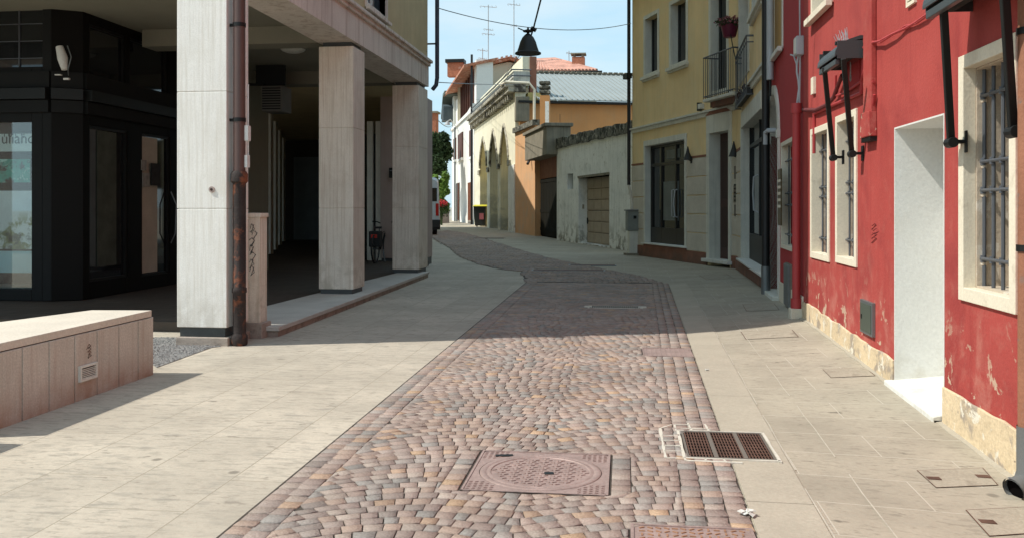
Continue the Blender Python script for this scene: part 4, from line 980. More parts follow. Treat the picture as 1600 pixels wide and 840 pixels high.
# ------------------------------------------------------------------ shaded red house beyond
pB = GG(1201, 455); Bf = Frame((pB.x, pB.y), (AXR, YA+.0))
rb = thing('deep_red_house', 'shaded deep red house with an arched white doorway and one barred window', 'house', Bf)
wb = Bf.rect(1221.5, 224, 1243, 387)
da = (Bf.s(1201), Bf.s(1219)); zda = Bf.z(1201, 215); ztop_ = Bf.z(1211, 170)
uwb = (Bf.s(1208), Bf.s(1224), Bf.z(1208, 98), Bf.z(1208, 98)+1.5)
dt = .12
a0, a1 = da[0]+.05, da[1]-.0
zarc = zda; rad = (a1-a0)/2-dt; topz = zarc+rad*1.0
m = MB(); m.wall(0, Bf.L, -.3, 8.6, 0, .3, [(a0+dt, a1-dt, -.3, zarc+rad), inner(wb, .056), inner(uwb, .056)])
cxm = (a0+a1)/2
def spandrel(m, xa, xb, zs, rise, y0, y1, pointed=False, n=8, top=None):
    xm = (xa+xb)/2; r = (xb-xa)/2; top = top if top is not None else zs+rise
    L = []
    for k in range(n+1):
        if pointed: f = k/n; L.append((xa + r*f, zs + rise*math.sin(f*math.pi/2)**.75*1.0 if f < 1 else zs+rise))
        else: g_ = math.pi - math.pi/2*k/n; L.append((xm + r*math.cos(g_), zs + rise*math.sin(g_)))
    if pointed: L = [(xa + r*(1-math.cos(k/n*math.pi/2)**1.0)*1.0, zs+rise*(k/n)**.85) for k in range(n+1)]
    m.prism([(xa, top)] + L + ([(xm, top)] if top > zs+rise+1e-4 else []), y0, y1) if True else None
    m.prism([(xb, top)] + ([(xm, top)] if top > zs+rise+1e-4 else []) + [(2*xm-x, z) for x, z in reversed(L)], y0, y1)
    return L
spandrel(m, a0+dt, a1-dt, zarc, rad, 0, .3, n=16)
m.build('wall', m_redd, rb)
m = MB(); m.box(0, Bf.L, .42, 5, -.3, 8.5); m.build('core', m_redd, rb)
m = MB(); m.box(0, Bf.L, -.4, 5.2, 8.6, 8.75); m.build('eaves', m_concr, rb)
# white door surround with arch
m = MB(); m.box(a0, a0+dt, -.03, .25, -.2, zarc); m.box(a1-dt, a1, -.03, .25, -.2, zarc); 
n = 12
for k in range(n):
    g0_a, g1_a = math.pi*k/n, math.pi*(k+1)/n; r0, r1 = rad-.02, rad+dt
    m.prism([(cxm+r0*math.cos(g0_a), zarc+r0*math.sin(g0_a)), (cxm+r1*math.cos(g0_a), zarc+r1*math.sin(g0_a)), (cxm+r1*math.cos(g1_a), zarc+r1*math.sin(g1_a)), (cxm+r0*math.cos(g1_a), zarc+r0*math.sin(g1_a))], -.03, .25)
ds = m.build('door_surround', m_stoneg, rb)
m = MB(); m.box(a0-.02, a0+dt+.02, -.05, .02, zarc-.12, zarc); m.box(a1-dt-.02, a1+.02, -.05, .02, zarc-.12, zarc); m.build('capital', m_stoneg, ds, bevel=.005)
m = MB(); m.box(a0-.03, a1+.03, -.12, .25, -.2, gz(0)*0+.14); m.build('doorstep', m_stoneg, ds, bevel=.006)
m = MB(); m.box(a0+dt, a1-dt, .26, .30, .14, topz); m.build('door', plain('dark door', (.05, .03, .02), .5), rb)
w_ = stone_frame(wb, .06, m_cream, parent=rb); i_ = inner(wb, .06)
grille(i_, [i_[0]+(i_[1]-i_[0])*f for f in (.2, .5, .8)], [i_[2]+(i_[3]-i_[2])*f for f in (.1, .4, .52, .85)], .06, w_)
m = MB(); m.box(i_[0], i_[1], .2, .22, i_[2], i_[3]); m.build('pane', m_glassd, w_)
w_ = stone_frame(uwb, .06, m_stoneg, parent=rb, sill=1); i_ = inner(uwb, .06)
m = MB()
for xa, xb in ((i_[0], (i_[0]+i_[1])/2-.004), ((i_[0]+i_[1])/2+.004, i_[1])): m.box(xa, xb, .02, .05, i_[2], i_[3])
m.build('shutter', m_ochreframe, w_)
for xa_, xb_ in ((.02, a0-.01), (a1+.01, Bf.L-.02)): pl_ = MB(); pl_.box(xa_, xb_, -.02, 0, -.2, .37); pl_.build('plinth', m_cream, rb)
m = MB(); m.box(.0, a0-.02, -.012, 0, .36, 1.75); m.build('worn_strip', m_stoneg, rb)
q = Bf.rect(1230, 411, 1238, 474); mh = thing('meter_box', 'tall narrow grey meter box low on the shaded red wall', 'meter box', Bf, (q[0], 0, q[2]))
m = MB(); m.box(q[0], q[1], -.05, 0, q[2], q[3]); m.build('door', m_zinc, mh, bevel=.004); m = MB(); m.box(q[0]-.012, q[1]+.012, -.03, 0, q[2]-.012, q[3]+.012); m.build('frame', m_concr, mh)
q = Bf.rect(1217, 265, 1221, 352, .06); sg = thing('door_plaque', 'narrow brass coloured plaque beside the arched doorway', 'plaque', Bf, (q[0], 0, q[2]))
m = MB(); m.box(q[0]-.02, q[1]+.03, -.075, -.055, q[2], q[3]); m.build('plate', mat('brass plate', (.10, .07, .03), .4, .1), sg, bevel=.004)
m = MB(); [m.box(q[0]+.0, q[1]+.01, -.078, -.075, q[2]+.25+k*.09, q[2]+.29+k*.09) for k in range(5)]; m.build('engraving', m_cream, sg)

# ------------------------------------------------------------------ yellow house
c0_ = G(988, 397.5); c1p = G(1151, 421); 
C1 = Frame((c0_.x, c0_.y), (c1p.x, c1p.y)); C2 = Frame((c1p.x, c1p.y), (pB.x, pB.y))
ye = thing('yellow_house', 'pale yellow house with grey stone windows, a small balcony and a rose brown plinth', 'house', C1)
def ypart(fr, mb, name, mt, par=None, **k):
    if fr is not C1: mb.v = [tuple(C1.local(fr.world(x, y, z))) for x, y, z in mb.v]
    return mb.build(name, mt, par or ye, **k)
def R4(fr, a, pa, b_, pb, out=0): return fr.rect(a, pa, b_, pb, out)
ww1 = R4(C1, 1006, 27, 1030, 124); ww2 = R4(C1, 1046, 4, 1075, 110); fwn = R4(C1, 1108, -16, 1139, 152)
shw = R4(C1, 1007, 221, 1073.5, 378.5); drw = R4(C1, 1106, 210, 1144, 405)
cw = C2.rect(1155, -20, 1171, 136); cw2 = C2.rect(1176, -60, 1194, 33); csh = C2.rect(1159, 198, 1191, 403)
zc = C1.z(991, 204); zcb = zc
HY = 8.4
TF = .11
m = MB(); m.wall(0, C1.L, -.3, HY, 0, .30, [inner(ww1, TF-.004), inner(ww2, TF-.004), inner(fwn, TF-.004), (shw[0]+TF-.004, shw[1]-TF+.004, shw[2]-.004, shw[3]-.156), (drw[0]+.156, drw[1]-.116, -.3, drw[3]+.004)]); ypart(C1, m, 'wall', m_yellow)
m = MB(); m.wall(0, C2.L, -.3, HY, 0, .30, [inner(cw, .066), inner(cw2, .066), (csh[0]+.126, csh[1]-.046, csh[2]-.004, csh[3]-.046)]); ypart(C2, m, 'side_wall', m_yellow)
m = MB(); m.slab([tuple(C1.world(0, .45)), tuple(C1.world(C1.L, .45)), tuple(C2.world(C2.L, .45)), tuple(C2.world(C2.L, 6)), tuple(C1.world(0, 7))], -.3, HY-.02) if False else None
pts = [C1.world(0, .45), C1.world(C1.L-.1, .45), C2.world(C2.L-.1, .45), C2.world(C2.L, 5), C1.world(0, 8)]
m.slab([(p.x, p.y) for p in pts], -.3, HY-.02); m.v = [tuple(C1.local(v)) for v in m.v]; m.build('core', m_yellow, ye)
m = MB(); pts = [C1.world(-.3, -.5), C1.world(C1.L, -.5), C2.world(C2.L, -.5), C2.world(C2.L, 5), C1.world(-.3, 8)]; m.slab([(p.x, p.y) for p in pts], HY, HY+.18); m.v = [tuple(C1.local(v)) for v in m.v]; m.build('roof', m_tile, ye)
# string course, rustic blocks, plinth
def course(z, h, out, mtx, name):
    for fr in (C1, C2):
        m = MB(); m.box(0, fr.L, -out, 0, z, z+h); ypart(fr, m, name, mtx)
course(zc-.09, .10, .05, m_stoneg, 'string_course'); course(zc+.015, .05, .09, m_stoneg, 'string_course_top')
zr = C1.z(991, 259); zp = C1.z(1000, 383)
def rustic(fr, sa, sb, n=5, zt_=None):
    zt_ = zt_ or zr
    m = MB(); h = (zt_-zp)/n
    for k in range(n): m.box(sa, sb, -.022, 0, zp+h*k+.012, zp+h*(k+1)-.012)
    ypart(fr, m, 'rustic_blocks', m_rustic, bevel=.006)
    m = MB(); m.box(sa, sb, -.028, 0, zt_, zt_+.05); ypart(fr, m, 'band', m_brownpl)
    m = MB(); m.box(sa, sb, -.035, 0, -.3, zp); ypart(fr, m, 'plinth', m_brownpl, bevel=.006)
rustic(C1, 0, shw[0]-.004); rustic(C1, shw[1]+.004, drw[0]-.004); rustic(C1, drw[1]+.004, C1.L); rustic(C2, 0, csh[0]-.004)
m = MB(); m.box(shw[0], shw[1], -.036, 0, -.3, shw[2]-.04); ypart(C1, m, 'plinth', m_brownpl)
m = MB(); m.box(csh[0], C2.L, -.036, 0, -.3, csh[2]-.04); ypart(C2, m, 'plinth', m_brownpl)
def ywin(fr, o, sill=True, shut=None, t=TF, name='window', pane=m_glassd, reveal=.26):
    a, b2, za, zb = o; m = MB(); m.box(a, a+t, -.02, .02, za, zb); m.box(b2-t, b2, -.02, .02, za, zb); m.box(a+t, b2-t, -.02, .02, zb-t, zb); m.box(a+t, b2-t, -.02, .02, za, za+t)
    m.box(a+t-.002, a+t+.012, .02, .30, za+t, zb-t); m.box(b2-t-.012, b2-t+.002, .02, .30, za+t, zb-t); m.box(a+t, b2-t, .02, .3, za+t-.002, za+t+.012)
    w_ = ypart(fr, m, name, m_stoneg, bevel=.004)
    m = MB(); m.box(a+t+.012, b2-t-.012, reveal-.03, reveal, za+t, zb-t); ypart(fr, m, 'pane', pane, w_)
    c = (a+b2)/2; m = MB(); m.box(c-.035, c+.035, reveal-.06, reveal-.032, za+t, zb-t); m.box(a+t+.012, a+t+.07, reveal-.06, reveal-.031, za+t, zb-t); m.box(b2-t-.07, b2-t-.012, reveal-.06, reveal-.031, za+t, zb-t); m.box(a+t+.012, b2-t-.012, reveal-.06, reveal-.0325, za+t+.012, za+t+.09); ypart(fr, m, 'sash', plain('dark sash', (.03, .03, .028), .5), w_)
    if sill: m = MB(); m.box(a-.05, b2+.05, -.11, .0, za-.05, za+.04); m.box(a-.02, b2+.02, -.06, 0, za-.10, za-.05); ypart(fr, m, 'sill', m_stoneg, w_, bevel=.006)
    return w_
ywin(C1, ww1); ywin(C1, ww2); ywin(C1, fwn, sill=False); ywin(C2, cw, sill=False, t=.07); ywin(C2, cw2, t=.07, pane=m_glassb)
# shop window
a, b2, za, zb = shw; m = MB(); m.box(a, a+TF, -.035, .3, za, zb); m.box(b2-TF, b2, -.035, .3, za, zb); m.box(a+TF, b2-TF, -.035, .3, zb-.16, zb)
w_ = ypart(C1, m, 'shop_window', m_stoneg, bevel=.005); m = MB(); m.box(a-.06, b2+.06, -.10, .3, za-.04, za); ypart(C1, m, 'sill', m_white, w_, bevel=.006)
ia, ib_, iz, iw = a+TF, b2-TF, za, zb-.16
m = MB(); m.box(ia, ib_, .20, .215, iz+.02, iw); ypart(C1, m, 'glass', m_glassd, w_)
def zC(py): return C1.z(1045, py)
m = MB(); m.box(ia, ia+.07, .15, .20, iz, iw); m.box(ib_-.07, ib_, .15, .20, iz, iw); m.box(ia, ib_, .151, .199, iw-.07, iw); m.box(ia, ib_, .152, .199, iz, iz+.45); m.box(ia, ib_, .153, .199, zC(257), zC(252)); s_ = C1.s(1055.5, -.15); m.box(s_-.045, s_+.045, .149, .2, iz, iw); s2 = C1.s(1033, -.15); m.box(s2-.02, s2+.02, .1495, .2, iz, iw)
ypart(C1, m, 'frame', plain('dark shop frame', (.018, .014, .011), .35), w_)
m = MB(); hz = zC(318); [m.tube([(s_+dx, .15, hz+.38), (s_+dx, .08, hz+.36), (s_+dx-.04*sg_, .06, hz), (s_+dx, .08, hz-.36), (s_+dx, .15, hz-.38)], .018, 8) for dx, sg_ in ((-.09, -1), (.12, 1))]; ypart(C1, m, 'handle', m_greypipe, w_, smooth=True)
for n_, (pa, pb_, ya_, yb_) in enumerate(((1027, 1050, 345, 283), (1032, 1052, 247, 233))):
    m = MB(); m.box(C1.s(pa), C1.s(pb_), .186, .198, zC(ya_), zC(yb_)); ypart(C1, m, 'window_film', mat('pale window film', (.14, .16, .16), .3, .2, 3), w_)
# house door with deep stone surround and rose pediment
a, b2, za, zb = drw; m = MB(); m.box(a, a+.16, -.05, .30, za, zb); m.box(b2-.12, b2, -.05, .30, za, zb); m.box(a, b2, -.051, .301, zb, zb+.45); dS_ = ypart(C1, m, 'door_surround', m_stoneg, bevel=.006)
m = MB(); m.prism([(a-.03, zb+.452), (b2+.03, zb+.452), ((a+b2)/2, zb+.72)], -.06, 0); ypart(C1, m, 'pediment', m_brownpl, dS_)
m = MB(); m.box(a-.06, b2+.06, -.16, .3, za-.05, za+.03); ypart(C1, m, 'doorstep', m_white, dS_, bevel=.006)
m = MB(); m.box(a+.16, b2-.12, .26, .3, za+.03, zb); dd = ypart(C1, m, 'door', plain('dark rose brown door', (.075, .03, .025), .5))
m = MB(); m.box(a+.24, b2-.2, .25, .259, za+.3, za+1.3); m.box(a+.24, b2-.2, .25, .259, za+1.5, zb-.2); ypart(C1, m, 'door_panel', plain('door panel', (.05, .022, .018), .5), dd, bevel=.01)
# corner shop door
a, b2, za, zb = csh; m = MB(); m.box(a, a+.13, -.03, .3, za, zb); m.box(a+.13, b2, -.03, .3, zb-.05, zb+.28); w_ = ypart(C2, m, 'shop_door_surround', m_stoneg, bevel=.005)
m = MB(); m.box(a-.05, C2.L, -.12, .3, za-.04, za); ypart(C2, m, 'doorstep', m_white, w_, bevel=.006)
m = MB(); m.box(a+.13, b2-.05, .20, .215, za, zb-.05); ypart(C2, m, 'glass', m_glassb, w_)
ia, ib_ = a+.13, b2-.05; cc_ = (ia+ib_)/2; m = MB(); m.box(ia, ia+.06, .15, .2, za, zb-.05); m.box(ib_-.06, ib_, .15, .2, za, zb-.05); m.box(cc_-.04, cc_+.04, .151, .2, za, zb-.05); m.box(ia, ib_, .152, .199, za, za+.55); m.box(ia, ib_, .1525, .199, zb-.5, zb-.42); ypart(C2, m, 'frame', m_black, w_)
m = MB(); m.tube([(cc_-.05, .15, za+1.75), (cc_-.08, .06, za+1.7), (cc_-.14, .05, za+1.4), (cc_-.08, .06, za+1.05), (cc_-.05, .15, za+1.0)], .018, 8); ypart(C2, m, 'handle', m_greypipe, w_, smooth=True)
# balcony of the French window
ba, bb_ = C1.s(1098, .45), C1.s(1144, .45); bz0 = C1.z(1098, 156, .45); bz1 = bz0+1.0
bl = thing('balcony', 'small iron balcony in front of the tall window of the yellow house', 'balcony', C1, ((ba+bb_)/2, 0, bz0))
m = MB(); m.box(ba, bb_, -.45, -.02, bz0-.07, bz0); m.build('slab', m_stoneg, bl, bevel=.008); m = MB(); m.box(ba+.1, bb_-.1, -.3, -.02, bz0-.2, bz0-.072); m.build('corbel', m_brownpl, bl)
m = MB(); m.tube([(ba, -.02, bz1), (ba, -.43, bz1), (bb_, -.43, bz1), (bb_, -.02, bz1)], .018, 8); m.tube([(ba, -.02, bz0+.06), (ba, -.43, bz0+.06), (bb_, -.43, bz0+.06), (bb_, -.02, bz0+.06)], .012, 8)
m.build('rails', m_iron, bl)
m = MB(); n = 15
for k in range(n+1): x = ba+(bb_-ba)*k/n; m.tube([(x, -.43, bz0), (x, -.43, bz1)], .009, 6)
for k in range(1, 4): [m.tube([(x, -.43+.41*k/4, bz0), (x, -.43+.41*k/4, bz1)], .009, 6) for x in (ba, bb_)]
m.build('balusters', m_iron, bl)
# railing of the angled window with planters
q0, q1 = C2.s(1151, .1), C2.s(1169, .1); rz1 = C2.z(1163, 42, .25); rz0 = C2.z(1163, 138, .25)
b2_ = thing('window_railing', 'iron railing with glass in front of the angled upper window', 'railing', C2, ((q0+q1)/2, 0, rz0))
m = MB(); m.tube([(q0, 0, rz1), (q0, -.13, rz1), (q1, -.13, rz1), (q1, 0, rz1)], .02, 8); m.tube([(q0, 0, rz1-.12), (q0, -.13, rz1-.12), (q1, -.13, rz1-.12), (q1, 0, rz1-.12)], .012, 8); m.tube([(q0, 0, rz0), (q0, -.13, rz0), (q1, -.13, rz0), (q1, 0, rz0)], .015, 8); m.build('rail', m_iron, b2_)
m = MB(); n = 8
for k in range(n+1): x = q0+(q1-q0)*k/n; m.tube([(x, -.13, rz0), (x, -.13, rz1)], .009, 6)
m.build('balusters', m_iron, b2_)
def leaves(mb, c, rad_, n, size, rr, flat=1.0):
    for _ in range(n):
        d = Vector((rr.gauss(0, 1), rr.gauss(0, 1), rr.gauss(0, 1))); d.normalize(); d *= rr.random()**.4
        p = Vector(c) + Vector((d.x*rad_[0], d.y*rad_[1], d.z*rad_[2])); u = Vector((rr.gauss(0, 1), rr.gauss(0, 1), rr.gauss(0, .6))).normalized(); v_ = u.cross(Vector((rr.gauss(0, 1), rr.gauss(0, 1), rr.gauss(0, 1)))).normalized(); s_ = size*rr.uniform(.6, 1.3)
        mb.poly([p-u*s_, p-v_*s_*.5, p+u*s_, p+v_*s_*.5])
rr = random.Random(21)
# hanging pot of flowers on the railing's corner
fc = at(1140, 44, 20.4); fp = thing('flower_pot', 'round purple pot of pink flowers hanging beside the balcony', 'flower pot', WORLD, tuple(fc))
m = MB(); m.lathe([(.12, fc.z-.22), (.14, fc.z-.20), (.20, fc.z+.04), (.21, fc.z+.06)], (fc.x, fc.y)); m.build('pot', m_pot, fp, smooth=True)
m = MB(); leaves(m, (fc.x, fc.y, fc.z+.11), (.34, .26, .13), 380, .035, rr); m.build('leaves', m_leafd, fp); m = MB(); leaves(m, (fc.x, fc.y, fc.z+.14), (.35, .28, .14), 420, .03, rr); m.build('petals', m_flower, fp)
m = MB(); rb_ = C2.world(q0, -.13, rz1); m.tube([(fc.x, fc.y, fc.z+.0), ((fc.x+rb_.x)/2, (fc.y+rb_.y)/2, (fc.z+rb_.z)/2-.03), (rb_.x, rb_.y, rb_.z)], .012, 6); m.build('hook', m_black, fp)
pc_ = C2.world((q0+q1)/2, -.14, rz0+.05); pp = thing('planter', 'dark planter with low dry plants at the foot of the window railing', 'planter', C2, ((q0+q1)/2, -.14, rz0))
m = MB(); m.box(q0+.06, q1-.06, -.12, -.01, rz0+.02, rz0+.14); m.build('trough', m_rubber, pp, bevel=.01); m = MB(); leaves(m, ((q0+q1)/2, -.08, rz0+.2), ((q1-q0)*.5, .08, .1), 200, .035, rr); m.build('leaves', mat('dry leaves', (.07, .04, .035), .8), pp)
# corbel lamps under the string course
for px, py, fr in ((1098, 166, C1), (1147, 146, C1)):
    q = fr.px(px, py); t_ = thing('bracket_light', 'small boxed light on the string course %s' % ('left of the balcony' if px == 1098 else 'right of the balcony'), 'light', fr, (q[0], 0, q[1]), 'boxed lights on the string course')
    m = MB(); m.box(q[0]-.05, q[0]+.10, -.12, -.0, q[1]-.08, q[1]+.05); m.build('housing', m_stoneg, t_, bevel=.01); m = MB(); m.box(q[0]-.09, q[0]-.05, -.12, 0, q[1]-.12, q[1]+.09); m.build('dark_flap', m_black, t_)
# pointed wall sconces
for px, py, fr, lab in ((1077, 246, C1, 'dark pointed wall sconce right of the shop window'), (1149, 240, C1, 'dark pointed wall sconce above the intercom')):
    q = fr.px(px, py, .08); t_ = thing('wall_sconce', lab, 'wall lamp', fr, (q[0], 0, q[1]), 'pointed wall sconces')
    m = MB(); m.lathe([(.13, q[1]-.07), (.11, q[1]-.04), (.05, q[1]+.12), (.012, q[1]+.28)], (q[0], -.12), 14); m.build('shade', m_rubber, t_, smooth=True); m = MB(); m.box(q[0]-.05, q[0]+.05, -.03, 0, q[1]-.16, q[1]+.02); m.tube([(q[0], 0, q[1]-.1), (q[0], -.12, q[1]-.06)], .015, 8); m.build('bracket', m_black, t_)
q = C1.rect(1146.5, 290, 1151, 318, .04); ic = thing('intercom', 'slim steel intercom panels beside the house door', 'intercom', C1, (q[0], 0, q[2]))
m = MB(); m.box(q[0], q[0]+.16, -.05, -.022, q[2]+.02, q[3]); m.build('panel', m_ironlight, ic, bevel=.004); m = MB(); [m.box(q[0]+.03, q[0]+.13, -.054, -.05, q[2]+.05+k*.09, q[2]+.09+k*.09) for k in range(5)]; m.build('buttons', m_black, ic)
m = MB(); m.box(q[0]+.02, q[0]+.15, -.045, -.022, q[2]-.3, q[2]-.03); m.box(q[0]+.02, q[0]+.15, -.045, -.022, q[3]+.15, q[3]+.45); m.build('nameplate', m_ironlight, ic)
# downpipes of the yellow house
t_ = thing('downpipe', 'thin black downpipe on the left corner of the yellow house', 'downpipe', C1, (-.05, -.08, 0))
m = MB(); zz = C1.z(986, 289, .1); m.tube([(-.06, -.09, 8.2), (-.06, -.09, zz)], .055, 10); m.build('pipe', m_blackpipe, t_, smooth=True); m = MB(); m.tube([(-.06, -.09, zz), (-.02, -.06, zz-.2), (.08, -.05, zz-.45), (.10, -.05, .9)], .045, 10); m.build('lower_bend', m_rustic, t_, smooth=True)
m = MB(); zz = C1.z(985, 118, .1); m.box(-.30, .05, -.2, -.03, zz-.08, zz+.08); m.build('coupling', m_black, t_)
t_ = thing('downpipe', 'thick black downpipe between the yellow and the shaded red house', 'downpipe', C2, (C2.L-.2, -.1, 0))
m = MB(); s_ = C2.s(1196.5, .1); m.tube([(s_, -.1, .50), (s_, -.1, 8.2)], .062, 12); m.build('pipe', m_blackpipe, t_, smooth=True); m = MB(); m.tube([(s_, -.1, .0), (s_, -.1, .52)], .072, 12); m.build('steel_foot', m_zinc, t_, smooth=True)
t_ = thing('downpipe', 'grey white pipe ending high between the yellow and red houses', 'downpipe', Bf, (.1, -.08, 2.9))
q = Bf.px(1204.5, 125, .07); m = MB(); m.tube([(q[0], -.08, q[1]), (q[0], -.08, 8.3)], .055, 12); m.build('pipe', m_greypipe, t_, smooth=True); m = MB(); m.tube([(q[0], -.08, q[1]-.25), (q[0], -.08, q[1])], .02, 8); m.build('cable_tail', m_black, t_)
q = Bf.px(1201, 205, .1); m = MB(); t_ = thing('vent_pipe', 'short bent white vent pipe beside the arched doorway', 'pipe', Bf, (q[0], -.1, q[1])); m.tube([(q[0]+.1, 0, q[1]), (q[0]+.1, -.12, q[1]), (q[0]-.08, -.14, q[1]-.02), (q[0]-.1, -.14, q[1]-.2)], .035, 8); m.build('pipe', m_greypipe, t_, smooth=True)
# cable across the yellow facade: none visible; grey meter cabinet on its pedestal
mp_ = G(990, 397.5); MX, MY = mp_.x-.1, mp_.y-.55
mp_ = at(989.5, 397, 27.2); MX, MY = mp_.x, mp_.y
mc = thing('meter_cabinet', 'grey meter cabinet on a pedestal at the corner of the stained wall', 'cabinet', WORLD, (MX, MY, 0))
m = MB(); m.obox((MX, MY, .42), (.30, .22, .75), .25); m.build('pedestal', m_stoneg, mc, bevel=.01); m = MB(); m.obox((MX+.02, MY, 1.04), (.46, .30, .60), .25); cbx = m.build('cabinet', mat('cabinet grey', (.22, .23, .21), .5, .15, 4, .2), mc, bevel=.012)
m = MB(); m.obox((MX+.02, MY, 1.36), (.52, .36, .04), .25); m.build('lid', m_zinc, cbx, bevel=.005); m = MB(); m.obox((MX+.05, MY-.155, 1.15), (.09, .02, .09), .25); m.build('lock', m_black, cbx)
m = MB(); m.obox((MX, MY, .03), (.5, .42, .07), .25); m.build('foot', m_concr, mc)

# ------------------------------------------------------------------ stained white garage wall
d0p = G(870, 375); d1p = G(986, 392.3)
Df = Frame((d0p.x, d0p.y), (d1p.x, d1p.y)); gw = thing('garage_wall', 'stained white wall with a beige garage door and mossy coping', 'wall', Df)
zl, zrr = Df.z(870, 231), Df.z(985, 205)
go_ = (Df.s(904), Df.s(952), Df.z(904, 379), Df.z(904, 279)); sw = (Df.s(886.5), Df.s(895.5), Df.z(886.5, 296), Df.z(886.5, 272))
m = MB(); m.wall(0, Df.L, -.2, zl, 0, .55, [go_, sw], ztop1=zrr); m.build('wall', m_greywall, gw)
zc0, zc1 = Df.z(870, 217), Df.z(985, 190)
n = 26
for k in range(1):
    m = MB(); rr = random.Random(3)
    top = []; 
    for j in range(n+1): top.append((Df.L*j/n, zc0+(zc1-zc0)*j/n+rr.uniform(-.05, .04)))
    bot = [(Df.L*j/n, zl+(zrr-zl)*j/n-rr.uniform(0, .07)) for j in range(n, -1, -1)]
    m.prism([(p[0], p[1]) for p in reversed(top)] + [(p[0], p[1]) for p in reversed(bot)], -.07, .6); m.build('coping', m_moss, gw)
# sloped lean-to behind the wall
m = MB(); m.box(.2, Df.L, .55, 4.5, 2.2, zl-.25); m.build('roof_behind', m_concr, gw)
m = MB(); m.box(go_[0]-.02, go_[1]+.02, -.04, .5, go_[3], go_[3]+.09); m.build('lintel', m_concr, gw)
m = MB(); n = 6; hh = (go_[3]-go_[2])/n
for k in range(n):
    for j in range(4):
        a = go_[0]+(go_[1]-go_[0])*j/4; b2 = go_[0]+(go_[1]-go_[0])*(j+1)/4; m.box(a+.05, b2-.05, .345, .36, go_[2]+hh*k+.05, go_[2]+hh*(k+1)-.05)
    m.box(go_[0], go_[1], .36, .40, go_[2]+hh*k+.008, go_[2]+hh*(k+1)-.008)
gd = m.build('garage_door', m_garage, gw, bevel=.006); m = MB(); m.box(go_[0], go_[1], .405, .45, go_[2], go_[3]); m.build('backing', m_dark, gd); m = MB(); m.box(go_[0]+.12, go_[0]+.2, .31, .344, go_[2]+.75, go_[2]+1.0); m.build('handle', m_black, gd)
m = MB(); m.box(sw[0], sw[1], .25, .27, sw[2], sw[3]); m.build('small_window', m_dark, gw)
q = Df.px(911.5, 323); m = MB(); m.box(q[0]-.13, q[0]+.13, -.012, 0, q[1]-.09, q[1]+.09); m.build('number_plate', m_concr, gw)

# ------------------------------------------------------------------ dark gate, concrete box and orange pier
f0 = G(805, 363.5); Ff_ = Frame((f0.x, f0.y), (d0p.x, d0p.y))
op_ = thing('orange_annex', 'dull orange annex wall with a concrete box over a dark gate', 'building', Ff_)
sg0, sg1 = Ff_.s(836), Ff_.L; zg = Ff_.z(838, 256); 
m = MB(); zt0, zt1 = Ff_.z(806, 208), Ff_.z(834, 197)
m.wall(0, sg0, -.2, zt0, 0, .5, (), ztop1=zt1); m.build('wall', m_orangeb, op_)
m = MB(); m.prism([(-.1, zt0), (sg0+.1, zt1), (sg0+.1, zt1+.28), (-.1, zt0+.28)], -.15, .6); m.build('sloped_coping', m_moss, op_)
m = MB(); zb0, zb1 = Ff_.z(838, 251), Ff_.z(838, 212); m.box(sg0-.1, sg1+.15, -.5, .6, zb0, zb1); m.box(sg0-.2, sg1+.25, -.6, .7, zb1, zb1+.15); m.build('concrete_box', m_concr, op_, bevel=.02)
m = MB(); m.box(sg0, sg1, .25, .5, Ff_.z(838, 280), zb0-.002); m.build('over_panel', m_brownpl, op_)
zgt = Ff_.z(838, 280); nn = 7; m = MB()
for k in range(nn): a = sg0+(sg1-sg0)*k/nn; m.box(a+.01, sg0+(sg1-sg0)*(k+1)/nn-.01, .28, .33, .05, zgt)
gt = m.build('gate', m_gate, op_); m = MB(); m.box(sg0, sg1, .26, .279, 1.2, 1.35); m.box(sg0, sg1, .26, .279, .3, .45); m.box(sg0, sg1, .26, .279, zgt-.2, zgt-.05); m.build('gate_rail', m_gate, gt)
m = MB(); m.box(sg0, sg1, .335, .5, -.1, zgt); m.build('gate_back', m_dark, op_)
s_ = Ff_.s(830.5); m = MB(); m.tube([(s_, -.1, Ff_.z(830, 206)), (s_, -.1, Ff_.z(830, 250)), (s_+.25, -.25, Ff_.z(830, 257))], .07, 8); m.build('downpipe', m_blackpipe, op_, smooth=True)

# tall striped chimney on the concrete box
ch = at(851.5, 210, 43.5); t_ = thing('chimney_stack', 'slim orange chimney with a black banded cap above the concrete box', 'chimney', WORLD, (ch.x, ch.y, ch.z))
cz0 = at(851, 214, 43.5).z; cz1 = at(851, 150, 43.5).z; czt = at(851, 128, 43.5).z; hw = .23
m = MB(); m.box(ch.x-hw, ch.x+hw, ch.y-hw, ch.y+hw, cz0, cz1); m.build('stack', m_orange, t_); m = MB(); m.box(ch.x+.03, ch.x+hw-.02, ch.y-hw-.006, ch.y-hw, cz0+.4, cz1-.3); m.build('flaked_patch', m_greywall, t_)
m = MB(); h = (czt-cz1)/3
for k in range(3): m.box(ch.x-hw-.03, ch.x+hw+.03, ch.y-hw-.03, ch.y+hw+.03, cz1+h*k+h*.4, cz1+h*(k+1))
for k in range(3): m.box(ch.x-hw+.05, ch.x+hw-.05, ch.y-hw+.05, ch.y+hw-.05, cz1+h*k, cz1+h*k+h*.4)
m.build('banded_cap', m_moss, t_, bevel=.02)
q = at(875, 212, 42); t_ = thing('roof_vent', 'small rusty vent with a thin rod on top of the wall', 'vent', WORLD, (q.x, q.y, q.z-.1))
m = MB(); m.lathe([(.14, q.z-.25), (.14, q.z), (.2, q.z+.02), (.2, q.z+.12), (.08, q.z+.25), (.01, q.z+.3)], (q.x, q.y), 12); m.build('cowl', m_rust, t_, smooth=True); m = MB(); m.tube([(q.x, q.y, q.z+.2), (q.x, q.y, q.z+1.0)], .012, 5); m.build('rod', m_rust, t_)

